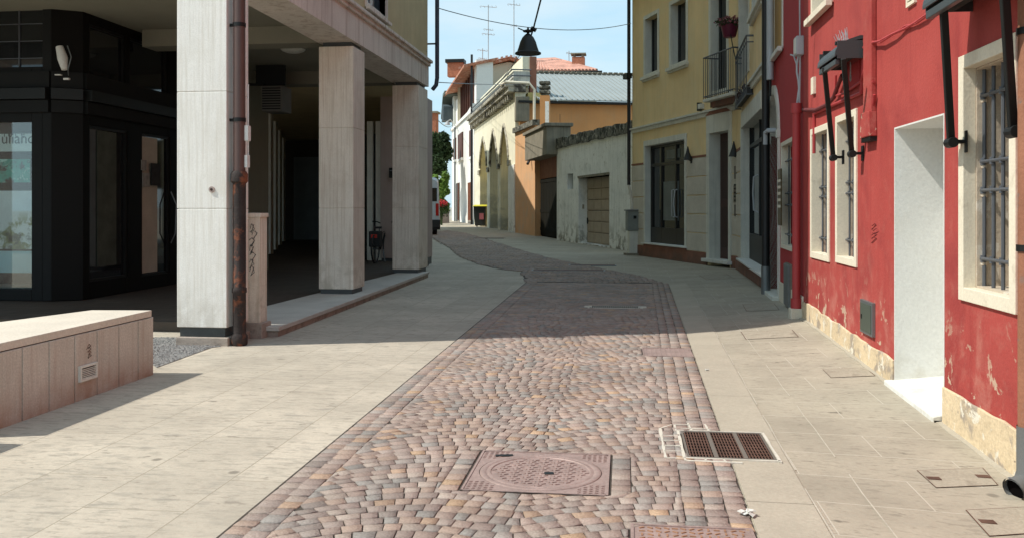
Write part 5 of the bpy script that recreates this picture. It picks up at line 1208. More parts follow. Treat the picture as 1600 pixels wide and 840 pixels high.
# ------------------------------------------------------------------ orange building with sheet metal roof
g1_ = G(805, 363.5); g0_ = G(741, 352.3); Gf = Frame((g0_.x, g0_.y), (g1_.x, g1_.y)); Of = Frame(Gf.world(Gf.L+.12, .25)[:2], Gf.world(Gf.L+.12, 11)[:2])
ob_ = thing('orange_building', 'long orange building with a grey sheet metal roof behind the garage wall', 'building', Of)
ze = Of.z(861, 158); m = MB(); m.box(0, Of.L, 0, 1.5, -.1, ze-.15); m.build('wall', m_orange, ob_)
m = MB(); m.box(-.15, Of.L+.2, -.45, .2, ze-.18, ze-.05); m.build('gutter', m_black, ob_)
rid = at(900, 122, 61.5).z; m = MB(); nrb = 34; LL = Of.L+.3
m.slab([(1.0, -.5), (LL, -.5), (LL, 8), (1.0, 8)], [ze-.04, ze-.04, rid-.04, rid-.04], [ze+.02, ze+.02, rid+.02, rid+.02]); rf = m.build('roof', m_metalroof, ob_)
m = MB()
for k in range(3, nrb): x = LL*k/nrb; m.slab([(x, -.5), (x+.05, -.5), (x+.05, 8), (x, 8)], [ze+.02, ze+.02, rid+.02, rid+.02], [ze+.075, ze+.075, rid+.075, rid+.075])
m.build('standing_seams', m_metalroof, rf)
m = MB(); m.box(1.0, LL, 7.9, 8.15, rid+.0, rid+.10); [m.box(LL*k/30, LL*k/30+.25, 7.8, 8.25, rid+.10, rid+.18) for k in range(3, 30)]; m.build('ridge_cap', m_concr, rf)
sgb = Of.s(1012); m = MB()

# ------------------------------------------------------------------ cream arched building
g1_ = G(805, 363.5); g0_ = G(741, 352.3); Gf = Frame((g0_.x, g0_.y), (g1_.x, g1_.y))
ab = thing('arched_building', 'cream building with three tall pointed arches and a terrace parapet', 'building', Gf)
zco = Gf.z(798, 150); zar = (zco)
arches = [(Gf.s(750), Gf.s(761), Gf.z(755, 262), Gf.z(755, 215)), (Gf.s(765.5), Gf.s(777.5), Gf.z(771, 259), Gf.z(771, 203)), (Gf.s(782), Gf.s(795), Gf.z(788, 256), Gf.z(788, 194))]
m = MB(); m.wall(0, Gf.L, -.1, zco, 0, .6, [(a, b2, -.1, t_2) for a, b2, s2_, t_2 in arches])
for a, b2, s2_, t_2 in arches: spandrel(m, a, b2, s2_, t_2-s2_, 0, .6, pointed=True, n=10)
m.build('wall', m_archw, ab)
m = MB(); m.box(0, Gf.L-.01, .75, 1.6, -.1, zco); m.build('recess_wall', m_archy, ab)
m = MB()
for i, (a, b2, s2_, t_2) in enumerate(arches):
    L = [(a + (b2-a)/2*(1-math.cos(k/8*math.pi/2)), s2_+(t_2-s2_)*(k/8)**.85) for k in range(9)]; full = L + [(a+b2-x, z) for x, z in reversed(L[:-1])]
    m.tube([(x, -.02, z) for x, z in full], .09, 6)
m.build('arch_moulding', m_corn, ab)
m = MB(); xs__ = [arches[0][0]-.35] + [(arches[i][1]+arches[i+1][0])/2 for i in range(2)] + [arches[2][1]+.35]
for x in xs__: m.box(x-.45, x+.45, -.12, .05, arches[1][2]-.35, arches[1][2])
m.build('capital', m_corn, ab, bevel=.03)
a = arches[0]; m = MB(); m.box(a[0], a[1], .70, .74, 1.6, 3.4); m.build('window', m_glassd, ab); m = MB(); a = arches[1]; m.box(a[0]+.1, a[1]-.1, .70, .74, arches[1][2], a[3]-.5); m.build('window', m_dark, ab)
m = MB(); m.box(arches[2][1]+.2, Gf.L, -.08, 0, -.1, arches[1][2]-.35); m.build('buttress', m_greywall, ab)
m = MB(); m.box(-.1, Gf.L+.2, -.45, .6, zco, zco+.28); m.box(-.1, Gf.L+.2, -.62, .6, zco+.28, zco+.5)
cn = m.build('cornice', m_corn, ab, bevel=.03); m = MB()
for k in range(24): x = Gf.L*k/24; m = MB(); m.box(x, x+.22, -.34, 0, zco-.36, zco-.002); m.build('bracket', m_corn, cn)
zpa = Gf.z(798, 118); m = MB(); m.box(0, Gf.L, -.1, .3, zco+.5, zpa); m.box(Gf.L-.3, Gf.L, .3, .85, zco+.5, zpa); m.build('parapet', m_parapet, ab)
m = MB()
for z in (zpa+.06, zpa-.28): m.tube([(0, -.2, z), (Gf.L+.15, -.2, z), (Gf.L+.15, .9, z)], .045, 6)
m.build('rail', m_iron, ab)
zup = Gf.z(800, 93); m = MB(); m.box(.3, Gf.L-.1, .45, .86, zco+.4, zup); m.build('upper_storey', m_archw, ab)
m = MB(); s_ = Gf.L; m.box(s_-.5, s_-.02, .87, 1.25, zco-.6, zup); m.build('side_chimney', m_brownpl, ab)
q = Gf.L; m = MB(); m.tube([(q-1, -.68, zco+.52), (q+.4, -.6, zco+.52), (q+.6, .7, zco+.45), (q+.6, 1.0, zco+.1), (q+.6, 1.0, zco-1.9), (q+.6, .6, zco-2.2), (q+.3, -.1, zco-2.2)], .08, 8); m.build('pale_pipe', m_cream, ab, smooth=True)
m = MB(); m.box(q+.05, q+.5, -.05, .75, zco-1.7, zco-.3); m.build('boxed_unit', m_concr, ab, bevel=.03)

# ------------------------------------------------------------------ far white house
h1 = G(741, 350.8); h0 = G(706, 345.0); Hf = Frame((h0.x, h0.y), (h1.x, h1.y))
wh = thing('white_house', 'tall white house with brown shutters and a wooden loggia under its roof', 'house', Hf)
zpw = Hf.z(738, 165); zev = Hf.z(738, 108)
m = MB(); m.box(0, Hf.L, 0, 1.6, -.1, Hf.z(708, 204)+.0); m.build('wall', m_whouse, wh)
zs0 = Hf.z(708, 204); m = MB(); m.prism([(0, zs0), (Hf.L, zs0), (Hf.L, zpw), (Hf.L*.8, zpw-.3), (0, zs0+.25)], -.15, .2); m.build('stepped_parapet', m_whouse, wh)
m = MB(); lo_a, lo_b = Hf.s(717), Hf.s(737.5); m.box(lo_a, lo_b, .3, 1.6, zs0, zev); lg = m.build('loggia', m_wood, wh); m = MB(); [m.box(lo_a+(lo_b-lo_a)*k/7-.06, lo_a+(lo_b-lo_a)*k/7+.06, .15, .298, zs0, zev) for k in range(8)]; m.build('loggia_post', m_wood, lg)
m = MB(); m.box(lo_b+.01, Hf.L, .2, 1.6, zs0, zev+.6); m.build('corner_pier', m_whouse, wh)
m = MB(); m.box(0, lo_a-.01, .3, 1.6, zs0, zev-.6); m.build('top_storey', m_whouse, wh)
for a, b2, ya_, yb_ in ((710, 713.2, 218, 251), (716.8, 724, 212, 250), (735, 738.6, 205, 246)):
    s0, s1 = Hf.s(a), Hf.s(b2); m = MB(); zt_, zb_ = Hf.z(a, ya_), Hf.z(a, yb_); m.box(s0, s1, -.12, -.0, zb_, zt_); w_ = m.build('shutter', m_wood, wh); m = MB(); m.box(s0-.15, s1+.15, -.2, -.0, zb_-.25, zb_-.02); m.build('sill', m_whouse, w_)
for a, b2, ya_ in ((713.5, 718.5, 287), (731.8, 737.5, 286)):
    s0, s1 = Hf.s(a), Hf.s(b2); m = MB(); m.box(s0, s1, -.06, 0, -.05, Hf.z(a, ya_)); m.build('shop_door', m_glassd, wh); 
m = MB(); m.tube([(Hf.s(713), -.15, 0), (Hf.s(713), -.15, zs0)], .09, 6); m.build('downpipe', m_zinc, wh, smooth=True)
m = MB(); m.tube([(Hf.L-.1, -.2, 0), (Hf.L-.1, -.2, zev+1)], .10, 6); m.build('downpipe', m_blackpipe, wh, smooth=True)
# its roof with tiles and eaves, the gable facing us
rz0_ = zev
rl = at(693, 137, 96); m = MB()
m.slab([(-.9, -.9), (Hf.L+.2, -.9), (Hf.L+.2, 1.9), (-.9, 1.9)], [rz0_-.1, rz0_-.1, rz0_+.5, rz0_+.5], [rz0_+.1, rz0_+.1, rz0_+.75, rz0_+.75]); m.build('roof', m_tile, wh)
m = MB(); m.prism([(-2.2, rz0_-1.9), (.2, rz0_+.25), (2.6, rz0_+.3), (2.6, rz0_-.05), (.2, rz0_-.1), (-2.1, rz0_-2.25)], -1.0, 1.5); m.build('eaves', mat('dark eaves', (.10, .115, .10), .8), wh)
m = MB(); m.box(-.2, 1.6, .05, 1.4, zs0, rz0_-.1); m.build('gable_face', m_parapet, wh)
q = at(712, 103, 95); m = MB(); m.box(q.x-.8, q.x+.8, q.y-.5, q.y+.5, q.z-1.2, q.z+.25); m.v = [tuple(Hf.local(v)) for v in m.v]; cm = m.build('chimney', m_brick, wh); m = MB(); m.box(q.x-1, q.x+1, q.y-.7, q.y+.7, q.z+.25, q.z+.6); m.v = [tuple(Hf.local(v)) for v in m.v]; m.build('chimney_cap', m_black, cm)
# small canopy below the eaves
q0_ = Hf.local(at(698, 166, 93)); m = MB(); m.prism([(-1.4, zs0-.6+1.7), (.9, zs0-.6+1.7), (.9, zs0+2.6), (.0, zs0+2.9)], -1.0, .6); m.build('canopy', mat('slate canopy', (.07, .09, .10), .6), wh)

# ------------------------------------------------------------------ beige gabled house behind with tiled roofs
gb = thing('gabled_house', 'beige gabled house with red tiled roof rising behind the terrace', 'house', WORLD, tuple(at(800, 324, 92))[:2] + (0,))
D_ = 90
pts = [at(718, 300, D_), at(955, 300, D_)]
Bg = Frame((at(715, 300, D_).x, at(715, 300, D_).y), (at(880, 300, D_).x, at(880, 300, D_).y))
def bz(px, py): return Bg.px(px, py)
poly = [(0, 0), (bz(870, 200)[0], 0), bz(870, 118), bz(795, 97), bz(722, 113), (0, bz(715, 116)[1])]
m = MB(); m.prism(poly, 0, 14); part(Bg, m, 'wall', m_beigeg, gb)
def strip_roof(p0, p1, y0, y1, th=.35, name='roof', n=None):
    m = MB(); m.prism([p0, p1, (p1[0], p1[1]+th), (p0[0], p0[1]+th)], y0, y1); r_ = part(Bg, m, name, m_tile, gb)
    L = abs(p1[0]-p0[0]); k_ = int((L)/.45); m = MB()
    for k in range(k_):
        f = k/k_; f2 = (k+.5)/k_; za, zb_2 = p0[1]+(p1[1]-p0[1])*f+th, p0[1]+(p1[1]-p0[1])*f2+th
        m.prism([(p0[0]+(p1[0]-p0[0])*f, za-.1), (p0[0]+(p1[0]-p0[0])*f2, zb_2-.1), (p0[0]+(p1[0]-p0[0])*f2, zb_2+.13), (p0[0]+(p1[0]-p0[0])*f, za+.13)], y0-.15, y0+1.2)
    part(Bg, m, 'verge_tiles', mat('pale verge tiles', (.50, .26, .19), .85, .2, 1, .2), r_)
strip_roof(bz(717, 114), bz(797, 95), -.5, 14); strip_roof(bz(797, 95), bz(872, 117), -.5, 14)
# hipped wing to the right
e = [at(868, 111, 86), at(936, 112.5, 86), at(932, 112, 98), at(850, 108, 98)]; rdg = [at(840, 94, 92), at(905, 105, 92)]
m = MB(); wl = [at(872, 300, 87), at(932, 300, 87), at(930, 300, 97), at(874, 300, 97)]; m.slab([(p.x, p.y) for p in wl], 0, e[0].z-.05); m.build('wing_wall', m_beigeg, gb)
apex = at(845, 96, 92)
zE = e[0].z
A0 = Vector((e[0].x, e[0].y, zE)); A1 = Vector((e[1].x, e[1].y, zE)); A2 = Vector((e[1].x-.5, e[2].y, zE)); A3 = Vector((apex.x-2, e[2].y, zE)); AL = Vector((apex.x-2.5, e[0].y, zE)); T0 = Vector((apex.x-1, apex.y, at(848, 94, 92).z)); T1 = Vector((at(868, 94, 92).x, apex.y, at(862, 93, 92).z))
m = MB(); m.poly([AL, A1, T1, T0]); m.poly([A1, A2, T1]); m.poly([A2, A3, T0, T1]); m.poly([A3, AL, T0]); m.poly([AL, A3, A2, A1])
hr = m.build('hip_roof', m_tile, gb); m = MB(); n = 26
for k in range(n):
    f = (k+.3)/n; p0 = AL.lerp(A1, f); p1 = T0.lerp(T1, min(1, f*1.0)); m.tube([p0+Vector((0, -.05, .05)), p1+Vector((0, 0, .08))], [.17, .10], 6)
m.build('tile_rows', mat('pale tile rows', (.52, .27, .20), .85, .3, 1.2, .2), hr)
m = MB(); m.box(AL.x, A1.x+.3, A1.y-.25, A1.y-.05, zE-.25, zE-.02); m.build('gutter', m_black, hr)
q = at(904, 96, 89); m = MB(); m.box(q.x-.62, q.x+.62, q.y-.6, q.y+.6, q.z-1.0, q.z+.35); cm = m.build('chimney', m_brick, gb); m = MB(); m.box(q.x-.5, q.x-.3, q.y-.5, q.y+.5, q.z+.35, q.z+.6); m.box(q.x+.3, q.x+.5, q.y-.5, q.y+.5, q.z+.35, q.z+.6); m.box(q.x-.75, q.x+.75, q.y-.7, q.y+.7, q.z+.6, q.z+.72); m.build('chimney_cap', m_concr, cm)
# thin aerials
def aerial(px, ytop, ybot, d, label, arms):
    b = at(px, ybot, d); t2_ = at(px, ytop, d); th = thing('aerial', label, 'aerial', WORLD, tuple(b)); m = MB(); m.tube([b, (b.x, b.y, t2_.z)], .05, 6); m.build('mast', m_greypipe, th); m = MB()
    for f, l in arms:
        z = b.z+(t2_.z-b.z)*f; m.tube([(b.x-l/2, b.y, z+.1), (b.x+l/2, b.y, z-.1)], .035, 5); [m.tube([(b.x-l/2+l*k/4, b.y-.4, z), (b.x-l/2+l*k/4, b.y+.4, z)], .02, 4) for k in range(5)]
    m.build('elements', m_greypipe, th)
aerial(763, 8, 110, 90, 'tall thin aerial mast rising left of the hanging lamp', ((.97, 1.6), (.62, .9), (.55, 1.2)))
aerial(803, -14, 95, 90, 'taller aerial mast directly behind the hanging lamp', ((.93, 1.8), (.80, 1.2), (.5, .6)))
aerial(754, 76, 108, 92, 'short aerial beside the tall left mast', ((.9, 1.0), (.5, .8)))
aerial(889, 80, 98, 92, 'short aerial left of the brick chimney', ((.8, .5),))

# ------------------------------------------------------------------ far left end of the street
q = at(677, 324, 100); bc = thing('brick_tower', 'narrow brick chimney tower above the trees at the street end', 'chimney', WORLD, (q.x, q.y, 0))
z1_ = at(677, 178, 100).z; m = MB(); m.box(q.x-1.1, q.x+.45, q.y-.7, q.y+.7, 0, z1_); m.build('shaft', m_brick, bc); m = MB(); m.box(q.x-1.3, q.x+.65, q.y-.9, q.y+.9, z1_, z1_+.2); m.build('cap', m_concr, bc)
def tree(px, d, zc_, r, n, mt_, label, size=.22, trunk=.2, name='tree'):
    b = at(px, 324, d); t_ = thing(name, label, 'tree', WORLD, (b.x, b.y, 0)); rr = random.Random(int(px*7)); m = MB()
    m.tube([(b.x, b.y, -.1), (b.x+.1, b.y, zc_*.5), (b.x, b.y, zc_)], [trunk, trunk*.7, trunk*.4], 8)
    cl = [(rr.uniform(-.7, .7)*r[0], rr.uniform(-.7, .7)*r[1], rr.uniform(-.75, .75)*r[2]) for _ in range(16)]
    for c in cl[:8]: m.tube([(b.x, b.y, zc_*.6), (b.x+c[0]*.9, b.y+c[1]*.9, zc_+c[2]*.9)], [trunk*.4, .03], 5)
    m.build('trunk', m_trunk, t_, smooth=True); m = MB()
    for c in cl: leaves(m, (b.x+c[0], b.y+c[1], zc_+c[2]), (r[0]*.4, r[1]*.4, r[2]*.3), n//16, size, rr)
    m.build('crown', mt_, t_)
tree(673, 84, 6.4, (1.75, 3, 3.2), 9000, m_leafd, 'dark green tree behind the white van below the brick chimney', .22, .3)
tree(687, 76, 2.7, (.85, 1.2, 1.9), 3400, m_leafl, 'small light green tree left of the white house', .16, .14)
q = at(690, 318, 72); m = MB(); fb = thing('flower_bush', 'round bush of red flowers beyond the van', 'bush', WORLD, (q.x, q.y, 0)); rr = random.Random(4)
leaves(m, (q.x, q.y, q.z), (.5, .5, .32), 300, .09, rr); m.build('blossom', plain('red blossom', (.45, .02, .03), .7), fb); m = MB(); leaves(m, (q.x, q.y, q.z-.6), (.7, .6, .6), 400, .1, rr); m.tube([(q.x, q.y, 0), (q.x, q.y, q.z-.5)], .08, 6); m.build('foliage', m_leafd, fb)
m = MB(); a_, b_ = at(676, 324, 80), at(702, 324, 84); wv = Frame((a_.x, a_.y), (b_.x, b_.y)); lw = thing('low_wall', 'low rose coloured wall across the street end', 'wall', wv); m.box(-4, wv.L, 0, .3, 0, 1.1); m.build('wall', m_stonetan, lw); m = MB(); m.box(-4, wv.L, -.05, .35, 1.1, 1.2); m.build('coping', m_cream, lw)

# white van seen from behind, half hidden by the arcade building
vr = G(688.5, 367.5); VX1 = vr.x; VW = 2.15; VX0 = VX1-VW; VY = vr.y; VL = 5.4; VH = at(680, 276, (vr.y)*1.0).z; VH = 3.0
vn = thing('white_van', 'white high roofed van parked at the bend, seen from behind', 'van', WORLD, ((VX0+VX1)/2, VY+VL/2, 0))
def vsec(y, w_, z0, z1, r_=.25):
    pts = []; hw = w_/2; cx0 = (VX0+VX1)/2
    for (sx, sz) in ((1, 0), (1, 1), (-1, 1), (-1, 0)):
        for k in range(5):
            a = {(1, 0): -90+22.5*k, (1, 1): 22.5*k, (-1, 1): 90+22.5*k, (-1, 0): 180+22.5*k}[(sx, sz)]; rr_ = r_ if sz else .08; cxx = cx0+sx*(hw-rr_); czz = (z1-rr_) if sz else (z0+rr_)
            top_in = .10*(sz); pts.append((cxx-sx*top_in+rr_*math.cos(R(a)), y, czz+rr_*math.sin(R(a))))
    return pts
m = MB(); secs = [vsec(VY, VW-.12, .45, VH-.12), vsec(VY+.12, VW, .42, VH), vsec(VY+3.6, VW, .42, VH), vsec(VY+4.3, VW, .42, VH-.5), vsec(VY+4.8, VW-.1, .42, 1.6), vsec(VY+VL, VW-.3, .45, 1.1)]
for sct in secs: m.v += sct
n = 20
for q_ in range(len(secs)-1): m.f += [(q_*n+k, q_*n+(k+1) % n, (q_+1)*n+(k+1) % n, (q_+1)*n+k) for k in range(n)]
m.f.append(tuple(range(n-1, -1, -1))); m.f.append(tuple(range((len(secs)-1)*n, len(secs)*n)))
body = m.build('body', m_van, vn, smooth=True)
m = MB(); m.box(VX0+.02, VX1-.02, VY-.12, VY+.15, .38, .80); m.build('rear_bumper', m_rubber, vn, bevel=.04)
m = MB(); m.box(VX0+.03, VX1-.03, VY-.05, VY+VL-.6, .28, .42); m.build('underbody', m_rubber, vn)
for sx in (VX0+.10, VX1-.26):
    m = MB(); m.box(sx, sx+.16, VY-.03, VY+.06, 1.0, 1.65); m.build('tail_light', m_redl, vn, bevel=.02)
for sx in (VX0+.18, (VX0+VX1)/2+.08):
    m = MB(); m.box(sx, sx+.8, VY-.015, VY+.02, 1.75, 2.45); m.build('rear_window', m_glassd, vn, bevel=.01)
m = MB(); m.box((VX0+VX1)/2-.012, (VX0+VX1)/2+.012, VY-.006, VY+.01, .82, VH-.2); m.build('door_gap', m_rubber, vn); m = MB(); m.box((VX0+VX1)/2-.26, (VX0+VX1)/2+.26, VY-.135, VY-.12, .55, .67); m.build('number_plate', m_white, vn)
for sx in (VX0+.12, VX1-.34):
    for y in (VY+.95, VY+4.3):
        m = MB(); m.tube([(sx, y, .34), (sx+.22, y, .34)], .34, 22); wl_ = m.build('wheel', m_rubber, vn, bevel=.02); m = MB(); m.tube([(sx-.005, y, .34), (sx+.225, y, .34)], .2, 16); m.build('rim', m_zinc, wl_)
va = R(17); pv = Vector((VX1, VY, 0)); o_ = Vector(vn.location) - pv; vn.rotation_euler = (0, 0, va)
vn.location = pv + Vector((o_.x*math.cos(va)-o_.y*math.sin(va), o_.x*math.sin(va)+o_.y*math.cos(va), 0))
# wheelie bins in front of the arches
def bin_(px, yb, label, lidm, w_=.62, h=1.15):
    b = G(px, yb); t_ = thing('wheelie_bin', label, 'bin', WORLD, (b.x, b.y, 0)); m = MB()
    m.slab([(b.x-w_*.42, b.y-w_*.42), (b.x+w_*.42, b.y-w_*.42), (b.x+w_*.42, b.y+w_*.42), (b.x-w_*.42, b.y+w_*.42)], .08, h*.5); 
    m.v = m.v; b0 = len(m.v)
    lo = [(b.x+sx*w_*.40, b.y+sy*w_*.40, .08) for sx, sy in ((-1, -1), (1, -1), (1, 1), (-1, 1))]; hi = [(b.x+sx*w_*.5, b.y+sy*w_*.5, h) for sx, sy in ((-1, -1), (1, -1), (1, 1), (-1, 1))]
    m = MB(); m.v = lo+hi; m.f = [(3, 2, 1, 0), (4, 5, 6, 7), (0, 1, 5, 4), (1, 2, 6, 5), (2, 3, 7, 6), (3, 0, 4, 7)]; m.build('body', m_binb, t_, bevel=.03)
    m = MB(); m.slab([(b.x-w_*.56, b.y-w_*.58), (b.x+w_*.56, b.y-w_*.58), (b.x+w_*.56, b.y+w_*.56), (b.x-w_*.56, b.y+w_*.56)], h, [h+.05, h+.05, h+.14, h+.14]); m.build('lid', lidm, t_, bevel=.02)
    for sx in (-1, 1): m = MB(); m.tube([(b.x+sx*w_*.36-.04, b.y+w_*.4, .11), (b.x+sx*w_*.36+.04, b.y+w_*.4, .11)], .11, 12); m.build('wheel', m_rubber, t_)
    return t_, b
t_, b = bin_(751, 354.5, 'dark wheelie bin with bright yellow lid before the arches', m_yel, .95, 1.50)
m = MB(); m.box(b.x-.02, b.x+.3, b.y-.50, b.y-.455, .55, 1.0); m.build('sticker', m_flower, t_)
bin_(757, 352.8, 'low dark bin tucked behind the yellow lidded one', m_rubber, .7, 1.0)

# ------------------------------------------------------------------ hanging street lamp and cables
la = at(684, 13, 18.9); lbp = at(986, 37, 27.6)
lc = thing('span_cable', 'thin span cable crossing the street above the hanging lamp', 'cable', WORLD, tuple(la))
def sagline(a, b, sag, n=24): return [a.lerp(b, k/n)+Vector((0, 0, -sag*4*(k/n)*(1-k/n))) for k in range(n+1)]
pts = sagline(la, lbp, .32)
m = MB(); m.tube(pts, .010, 5); m.build('wire', m_zinc, lc)
lpt = min(pts, key=lambda p: abs((800+F_PX*((p.x*RT[0]+p.y*RT[1])/(p.x*FW[0]+p.y*FW[1])))-819))
ld = lpt.x*FW[0]+lpt.y*FW[1]
hl = thing('hanging_lamp', 'black bell shaped street lamp hanging on cables above the street', 'street lamp', WORLD, tuple(lpt))
X, Y = lpt.x, lpt.y; zb = at(819, 85, ld).z; zt_ = at(819, 54, ld).z; rw = 20.5/F_PX*ld
H_ = zt_-zb; m = MB(); m.lathe([(rw*.97, zb+.012), (rw, zb), (rw*1.0, zb+.03), (rw*.84, zb+H_*.12), (rw*.72, zb+H_*.35), (rw*.60, zb+H_*.62), (rw*.42, zb+H_*.85), (rw*.25, zb+H_*.97), (rw*.10, zt_+.02)], (X, Y), 28); m.build('shade', m_rubber, hl, smooth=True)
m = MB(); m.lathe([(.04, zt_), (.03, zt_+.05), (.12, zt_+.06), (.13, zt_+.09), (.03, zt_+.12), (.02, lpt.z)], (X, Y), 14); m.tube([(X-.25, Y, zt_+.16), (X-.05, Y, zt_+.07), (X+.1, Y, zt_+.09)], .016, 6); m.build('suspension', m_rubber, hl, smooth=True)
# feed cable rising towards the viewer overhead to a second span
ep = Vector((.25, 9.3, 7.9)); r_ = ray(869, -105); 
kc = at(833, 47, ld); far_ = at(833+.255*700, 47-700, 9.4)
m = MB(); m.tube([kc+Vector((-.08, 0, -.22)), kc+Vector((0, 0, 0)), kc.lerp(far_, .5), far_], .022, 6); m.build('feed_cable', m_bluepipe, hl); m = MB(); m.tube([kc+Vector((-.05, 0, .05)), kc+Vector((.07, 0, -.02))], .05, 8); m.build('clamp', m_black, hl)
sc2 = thing('span_cable', 'second span cable carrying the lamp feed, over the viewer and out of frame', 'cable', WORLD, (AX, 9.3, far_.z)); m = MB(); m.tube([(AX, far_.y, far_.z+.1), tuple(far_), (AXR, far_.y, far_.z+.1)], .012, 5); m.build('wire', m_zinc, sc2)
# low slack cables in the distance
lc3 = thing('far_cables', 'thin cables between the arcade building and the white house', 'cable', WORLD, tuple(at(684, 129, 19)))
m = MB(); m.tube(sagline(at(684, 129, 18.9), at(816, 131, 52), .05), .010, 4); m.tube(sagline(at(684, 188, 30), at(708, 193, 90), .3), .018, 4); m.tube(sagline(at(742, 155, 72), at(812, 87, ld), .4), .012, 4); m.tube(sagline(at(742, 165, 72), at(808, 88, ld+8), .9), .012, 4); m.build('wires', m_zinc, lc3)
q = at(699, 190, 88); sl = thing('wall_lantern', 'small curved arm lantern on the corner of the white house', 'street lamp', WORLD, tuple(q)); m = MB(); m.tube([at(708, 193, 92), at(704, 187, 90), at(699, 190, 88)], .05, 6); m.build('arm', m_greypipe, sl); m = MB(); m.lathe([(.3, q.z-.35), (.2, q.z-.1), (.05, q.z)], (q.x, q.y), 12); m.build('shade', m_greypipe, sl)

# ------------------------------------------------------------------ covers, grates and litter in the paving
def mark(px, py): p = GG(px, py); return p
# large round manhole in its square frame
mh_ = thing('manhole_cover', 'large round cast iron manhole in a square frame in the cobbles', 'manhole cover', WORLD, (MC[0], MC[1], 0))
X, Y = MC; zt_ = .0125
m = MB(); k_ = 48
# square plate with circular hole as a ring of quads
def sq_pt(a, h): c, s = math.cos(a), math.sin(a); f = h/max(abs(c), abs(s)); return (X+c*f, Y+s*f)
def ringplate(m, r, h, z0, z1):
    b0 = len(m.v)
    for k in range(k_):
        a = 2*math.pi*(k+.5)/k_; o_ = sq_pt(a, h)
        m.v += [(o_[0], o_[1], z1), (X+r*math.cos(a), Y+r*math.sin(a), z1), (o_[0], o_[1], z0), (X+r*math.cos(a), Y+r*math.sin(a), z0)]
    for k in range(k_):
        a = b0+4*k; b = b0+4*((k+1) % k_); m.f += [(a, b, b+1, a+1), (a+2, b+2, b, a), (a+1, b+1, b+3, a+3)]
ringplate(m, .335, MS, -.02, zt_); fr_ = m.build('frame', m_ironc, mh_)
m = MB(); m.box(X-MS, X+MS, Y-MS, Y-MS+.012, .0, zt_+.004); m.box(X-MS, X+MS, Y+MS-.012, Y+MS, 0, zt_+.004); m.box(X-MS, X-MS+.012, Y-MS, Y+MS, 0, zt_+.0038); m.box(X+MS-.012, X+MS, Y-MS, Y+MS, 0, zt_+.0038); m.build('frame_rim', m_ironc, fr_)
m = MB(); m.lathe([(.331, -.01), (.331, .0125), (.327, .0155), (.300, .0155), (.296, .0125), (.290, .0125), (.286, .0150), (.272, .0150), (.268, .0105), (.001, .0105)], (X, Y), 64); cvr = m.build('lid', m_ironc, mh_, smooth=True)
m = MB(); stp = .036
for i in range(-8, 9):
    for j in range(-8, 9):
        x, y = X+i*stp+(.5*stp if j % 2 else 0), Y+j*stp
        if (x-X)**2+(y-Y)**2 < .255**2: m.obox((x, y, .012), (.025, .007, .006), .5 if (i+j) % 2 else -.5)
m.build('tread_pattern', m_ironc, cvr)
m = MB()
for sx in (-1, 1):
    for sy in (-1, 1):
        for i in range(5):
            for j in range(5):
                x, y = X+sx*(MS-.03-i*.03), Y+sy*(MS-.03-j*.03)
                if (x-X)**2+(y-Y)**2 > .35**2: m.obox((x, y, zt_+.001), (.02, .006, .005), .6)
m.build('corner_pattern', m_ironc, fr_)
m = MB(); m.obox((X-.235, Y+.275, .017), (.10, .03, .004), .2); m.obox((X+.05, Y-.03, .0125), (.05, .035, .006), .2); m.build('keyhole', m_black, cvr)
# drain grate with white mortar
gx0, gx1, gy0, gy1 = GR; dg = thing('drain_grate', 'rectangular rusty drain grate set in white mortar at the kerb', 'drain grate', WORLD, ((gx0+gx1)/2, (gy0+gy1)/2, 0))
m = MB(); z_ = .016; th = .012
m.box(gx0, gx1, gy0, gy0+th, -.03, z_); m.box(gx0, gx1, gy1-th, gy1, -.03, z_); m.box(gx0, gx0+th, gy0+th, gy1-th, -.03, z_); m.box(gx1-th, gx1, gy0+th, gy1-th, -.03, z_)
for f in (1/3, 2/3): x = gx0+(gx1-gx0)*f; m.box(x-.012, x+.012, gy0+th, gy1-th, -.03, z_)
m.build('frame', m_ironlight, dg)
m = MB(); nb_ = 27
for k in range(nb_): x = gx0+th+(gx1-gx0-2*th)*(k+.5)/nb_; m.box(x-.0038, x+.0038, gy0+th, gy1-th, -.028, z_-.003)
for k in range(1, 9): y = gy0+th+(gy1-gy0-2*th)*k/9; m.box(gx0+th, gx1-th, y-.004, y+.004, -.028, z_-.0035)
m.build('bars', m_ironr, dg)
m = MB(); m.box(gx0+th, gx1-th, gy0+th, gy1-th, .0095, .0100); m.build('pit', m_dark, dg)
rr = random.Random(6)
def seg(m, a, b, wd=.013, z=.0165):
    a, b = Vector(a), Vector(b); n = 6; d = (b-a).normalized(); p = Vector((-d.y, d.x)); pts_l = []; pts_r = []
    for k in range(n+1):
        c = a.lerp(b, k/n); w2_ = wd*rr.uniform(.5, 1.2)/2; pts_l.append(c+p*w2_); pts_r.append(c-p*w2_)
    for k in range(n):
        m.slab([tuple(pts_r[k]), tuple(pts_r[k+1]), tuple(pts_l[k+1]), tuple(pts_l[k])], z-.02, z)
m = MB(); o_ = .018
seg(m, (gx0-o_, gy0-o_), (gx1+o_, gy0-o_), .02); seg(m, (gx0-o_, gy1+o_), (gx1+o_, gy1+o_), .014); seg(m, (gx0-o_, gy0-o_), (gx0-o_, gy1+o_), .02); seg(m, (gx1+.014, gy0-.04), (gx1+.014, gy1+o_), .018)
for k in range(1, 5): y = gy0+(gy1-gy0)*k/5; seg(m, (gx0-.02, y), (gx0-.125, y+.01*rr.uniform(-1, 1)))
